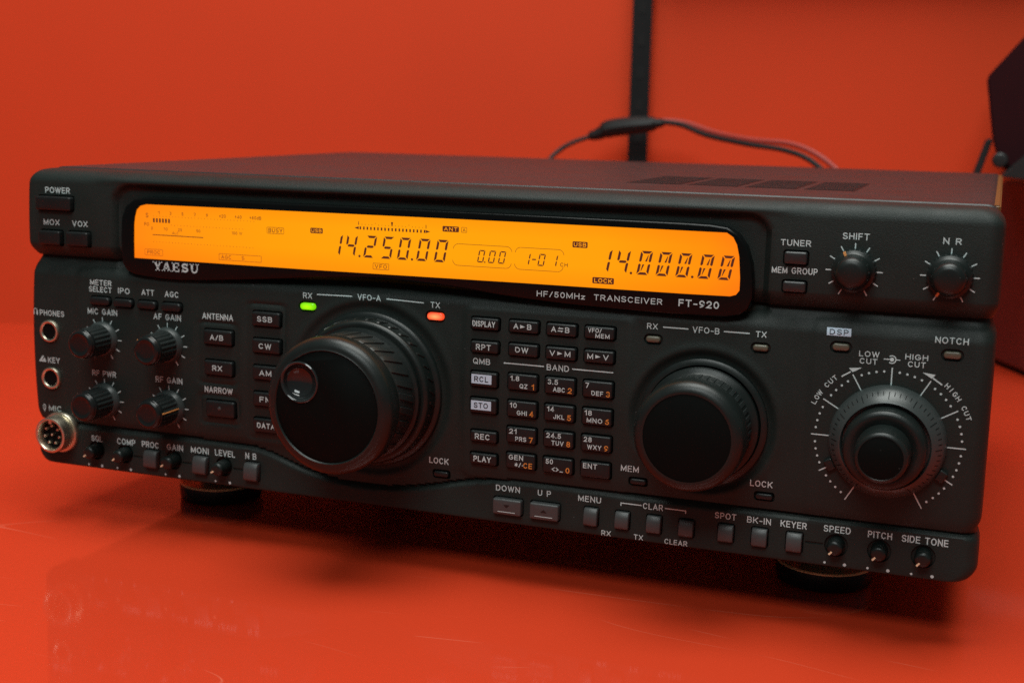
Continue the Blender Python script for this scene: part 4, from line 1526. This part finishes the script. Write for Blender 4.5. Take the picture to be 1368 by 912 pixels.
def wbox(s0, s1, d0, d1, z0, z1, bm=None):
    bm = bm or bmesh.new()
    c = [bm.verts.new(wp(s, d, z)) for z in (z0, z1) for s, d in ((s0, d0), (s1, d0), (s1, d1), (s0, d1))]
    for f in ((0, 1, 2, 3), (4, 5, 6, 7), (0, 1, 5, 4), (1, 2, 6, 5), (2, 3, 7, 6), (3, 0, 4, 7)):
        bm.faces.new([c[i] for i in f])
    return bm


wl = link('wall', mesh_of('wall', wbox(-1200, 2200, -20, 0, -58, 1300), 0), M_WALL)
tag(wl, 'plain red painted wall behind the radio', 'wall', kind='structure')
PS = 526.5                       # how far along the wall the post stands
post = bpy.data.objects.new('shelf_post', None)
COL.objects.link(post)
post.location = wp(PS, 6, TZ)
LOCS[post.name] = Vector(post.location)
tag(post, 'black slotted shelf post standing upright against the red wall', 'post')


def child(name, me, material, parent):
    o = link(name, me, material)
    o.parent = parent
    o.location = -LOCS[parent.name]
    LOCS[o.name] = Vector((0, 0, 0))
    return o


child('post_channel', mesh_of('post_channel', wbox(PS - 7.6, PS + 7.6, 0.5, 12, TZ, 620), 0), M_BLACKMET, post)
for i in range(24):
    z = -10 + i * 25
    child('post_slot', mesh_of('post_slot', wbox(PS - 3, PS + 3, 11.5, 12.3, z, z + 9), 0), M_SLOT, post)

shelf = link('shading_shelf', mesh_of('shading_shelf', wbox(PS + 8.2, PS + 700, 0.3, 30.0, 293.0, 312), 0), M_SHADING_SHELF)  # unseen guessed board, sized to cast the soft dark band on the wall
tag(shelf, 'unseen shelf board added above the frame to shade the wall right of the black post', 'shelf')

# ------------------------------------------------------------------ power lead
lead = bpy.data.objects.new('power_lead', None)
COL.objects.link(lead)


def ip(x, z, y):
    q = unp(x, z, y)
    return (q[0], y, q[1])


def wpt(u, v, y):
    """where a sight line meets a plane of constant depth behind the radio"""
    d = RIGHT * ((u - 684) / 1756.86) - UP * ((v - 456) / 1756.86) + FWD
    t = (y - CAM[1]) / d.y
    q = Vector(CAM) + d * t
    return (q.x - OX, q.y - OY, q.z - OZ)


pc = [wpt(700, 262, 470), wpt(722, 230, 490), wpt(740, 207, 505), wpt(762, 192, 515), wpt(790, 182, 520)]
LOCS[lead.name] = Vector((0, 0, 0))
tag(lead, 'power lead with black and red wires joined by a black connector behind the radio', 'cable')
child('black_cable', mesh_of('black_cable', tube(pc, 1.8)), M_CABLE, lead)
cn = [wpt(787, 182, 520), wpt(800, 179, 521), wpt(815, 172, 522), wpt(845, 168, 523), wpt(868, 166, 524), wpt(886, 164, 524)]
child('connector', mesh_of('connector', tube(cn, lambda t: (3.2 + 2.8 * math.sin(math.pi * min(1, t * 1.02)) + (1.2 if 0.32 < t < 0.86 else 0)))), M_CABLE, lead)
rc = [wpt(882, 163, 524), wpt(910, 167, 522), wpt(945, 181, 515), wpt(1000, 193, 505), wpt(1045, 200, 500), wpt(1080, 213, 495), wpt(1110, 240, 490), wpt(1130, 275, 480)]
child('black_cable', mesh_of('black_cable', tube(rc, 2.0)), M_CABLE, lead)
rd = [wpt(884, 161, 528), wpt(915, 164, 528), wpt(955, 177, 522), wpt(1005, 187, 512), wpt(1055, 192, 506), wpt(1092, 207, 500), wpt(1122, 232, 495), wpt(1146, 270, 485)]
child('red_cable', mesh_of('red_cable', tube(rd, 2.0)), M_CABLERED, lead)

# ------------------------------------------------------------------ dark set and speaker at the right
E1, E2 = Vector((407, 618)), Vector((462, 505))
ed = (E2 - E1).normalized()
en = Vector((-ed.y, ed.x))
if en.x < 0:
    en = -en
HB = 118.0


def cb_(p0, p1, depth, z0, z1, bm=None, bev=0):
    bm = bm or bmesh.new()
    c = []
    for z in (z0, z1):
        for q in (p0, p1, p1 + en * depth, p0 + en * depth):
            c.append(bm.verts.new(W(q.x, q.y, z)))
    for f in ((0, 1, 2, 3), (4, 5, 6, 7), (0, 1, 5, 4), (1, 2, 6, 5), (2, 3, 7, 6), (3, 0, 4, 7)):
        bm.faces.new([c[i] for i in f])
    if bev:
        bmesh.ops.recalc_face_normals(bm, faces=bm.faces[:])
        bmesh.ops.bevel(bm, geom=bm.edges[:], offset=bev * S, segments=3, affect='EDGES')
    return bm


case = bpy.data.objects.new('equipment_case', None)
COL.objects.link(case)
case.location = W(E1.x, E1.y, TZ)
LOCS[case.name] = Vector(case.location)
tag(case, 'dark equipment case on the table right of the radio, under the speaker', 'equipment')
child('case_body', mesh_of('case_body', cb_(E1, E2, 220, TZ + 4, HB, None, 2.0), 30), M_CASE, case)
child('case_base', mesh_of('case_base', cb_(E1 + en * 3 + ed * 3, E2 + en * 3 - ed * 3, 210, TZ, TZ + 4), 0), M_HOLE, case)

spk = bpy.data.objects.new('speaker', None)
COL.objects.link(spk)
spk.location = W(470, 560, HB)
LOCS[spk.name] = Vector(spk.location)
tag(spk, 'dark maroon speaker tilted on a black bracket at the right edge', 'speaker')


def slabpoly(uv, y0, y1, bev=1.5):
    bm = bmesh.new()
    a = [wpt(u, v_, y0) for u, v_ in uv]
    dy = y1 - y0
    b2 = [(q[0] + 0.27 * dy * 0, q[1] + dy, q[2]) for q in a]
    loft(bm, [a, b2])
    bmesh.ops.recalc_face_normals(bm, faces=bm.faces[:])
    if bev:
        bmesh.ops.bevel(bm, geom=bm.edges[:], offset=bev * S, segments=3, affect='EDGES')
    return bm


child('speaker_cabinet', mesh_of('speaker_cabinet', slabpoly([(1318, 104), (1326, 188), (1337, 226), (1420, 214), (1470, 120), (1450, 10), (1405, 10)], 520, 600), 30), M_SPK, spk)
child('bracket_arm', mesh_of('bracket_arm', slabpoly([(1317, 186), (1327, 186), (1310, 232), (1290, 290), (1280, 290), (1300, 230)], 530, 545, 0.8)), M_BRKT, spk)
child('bracket_foot', mesh_of('bracket_foot', slabpoly([(1336, 236), (1350, 224), (1372, 206), (1480, 206), (1480, 240), (1366, 240)], 505, 590, 0.8)), M_BRKT, spk)
kp = wpt(1336, 214, 519)
bm = lathe([(5.4, 4), (5.4, -4)] + fillet(5.3, -7, 1.5), 32)
o = link('bracket_knob', mesh_of('bracket_knob', bm), M_BRKT)
o.parent = spk
wk = Vector((kp[0] * S, kp[1] * S, kp[2] * S))
o.location = wk - LOCS[spk.name]
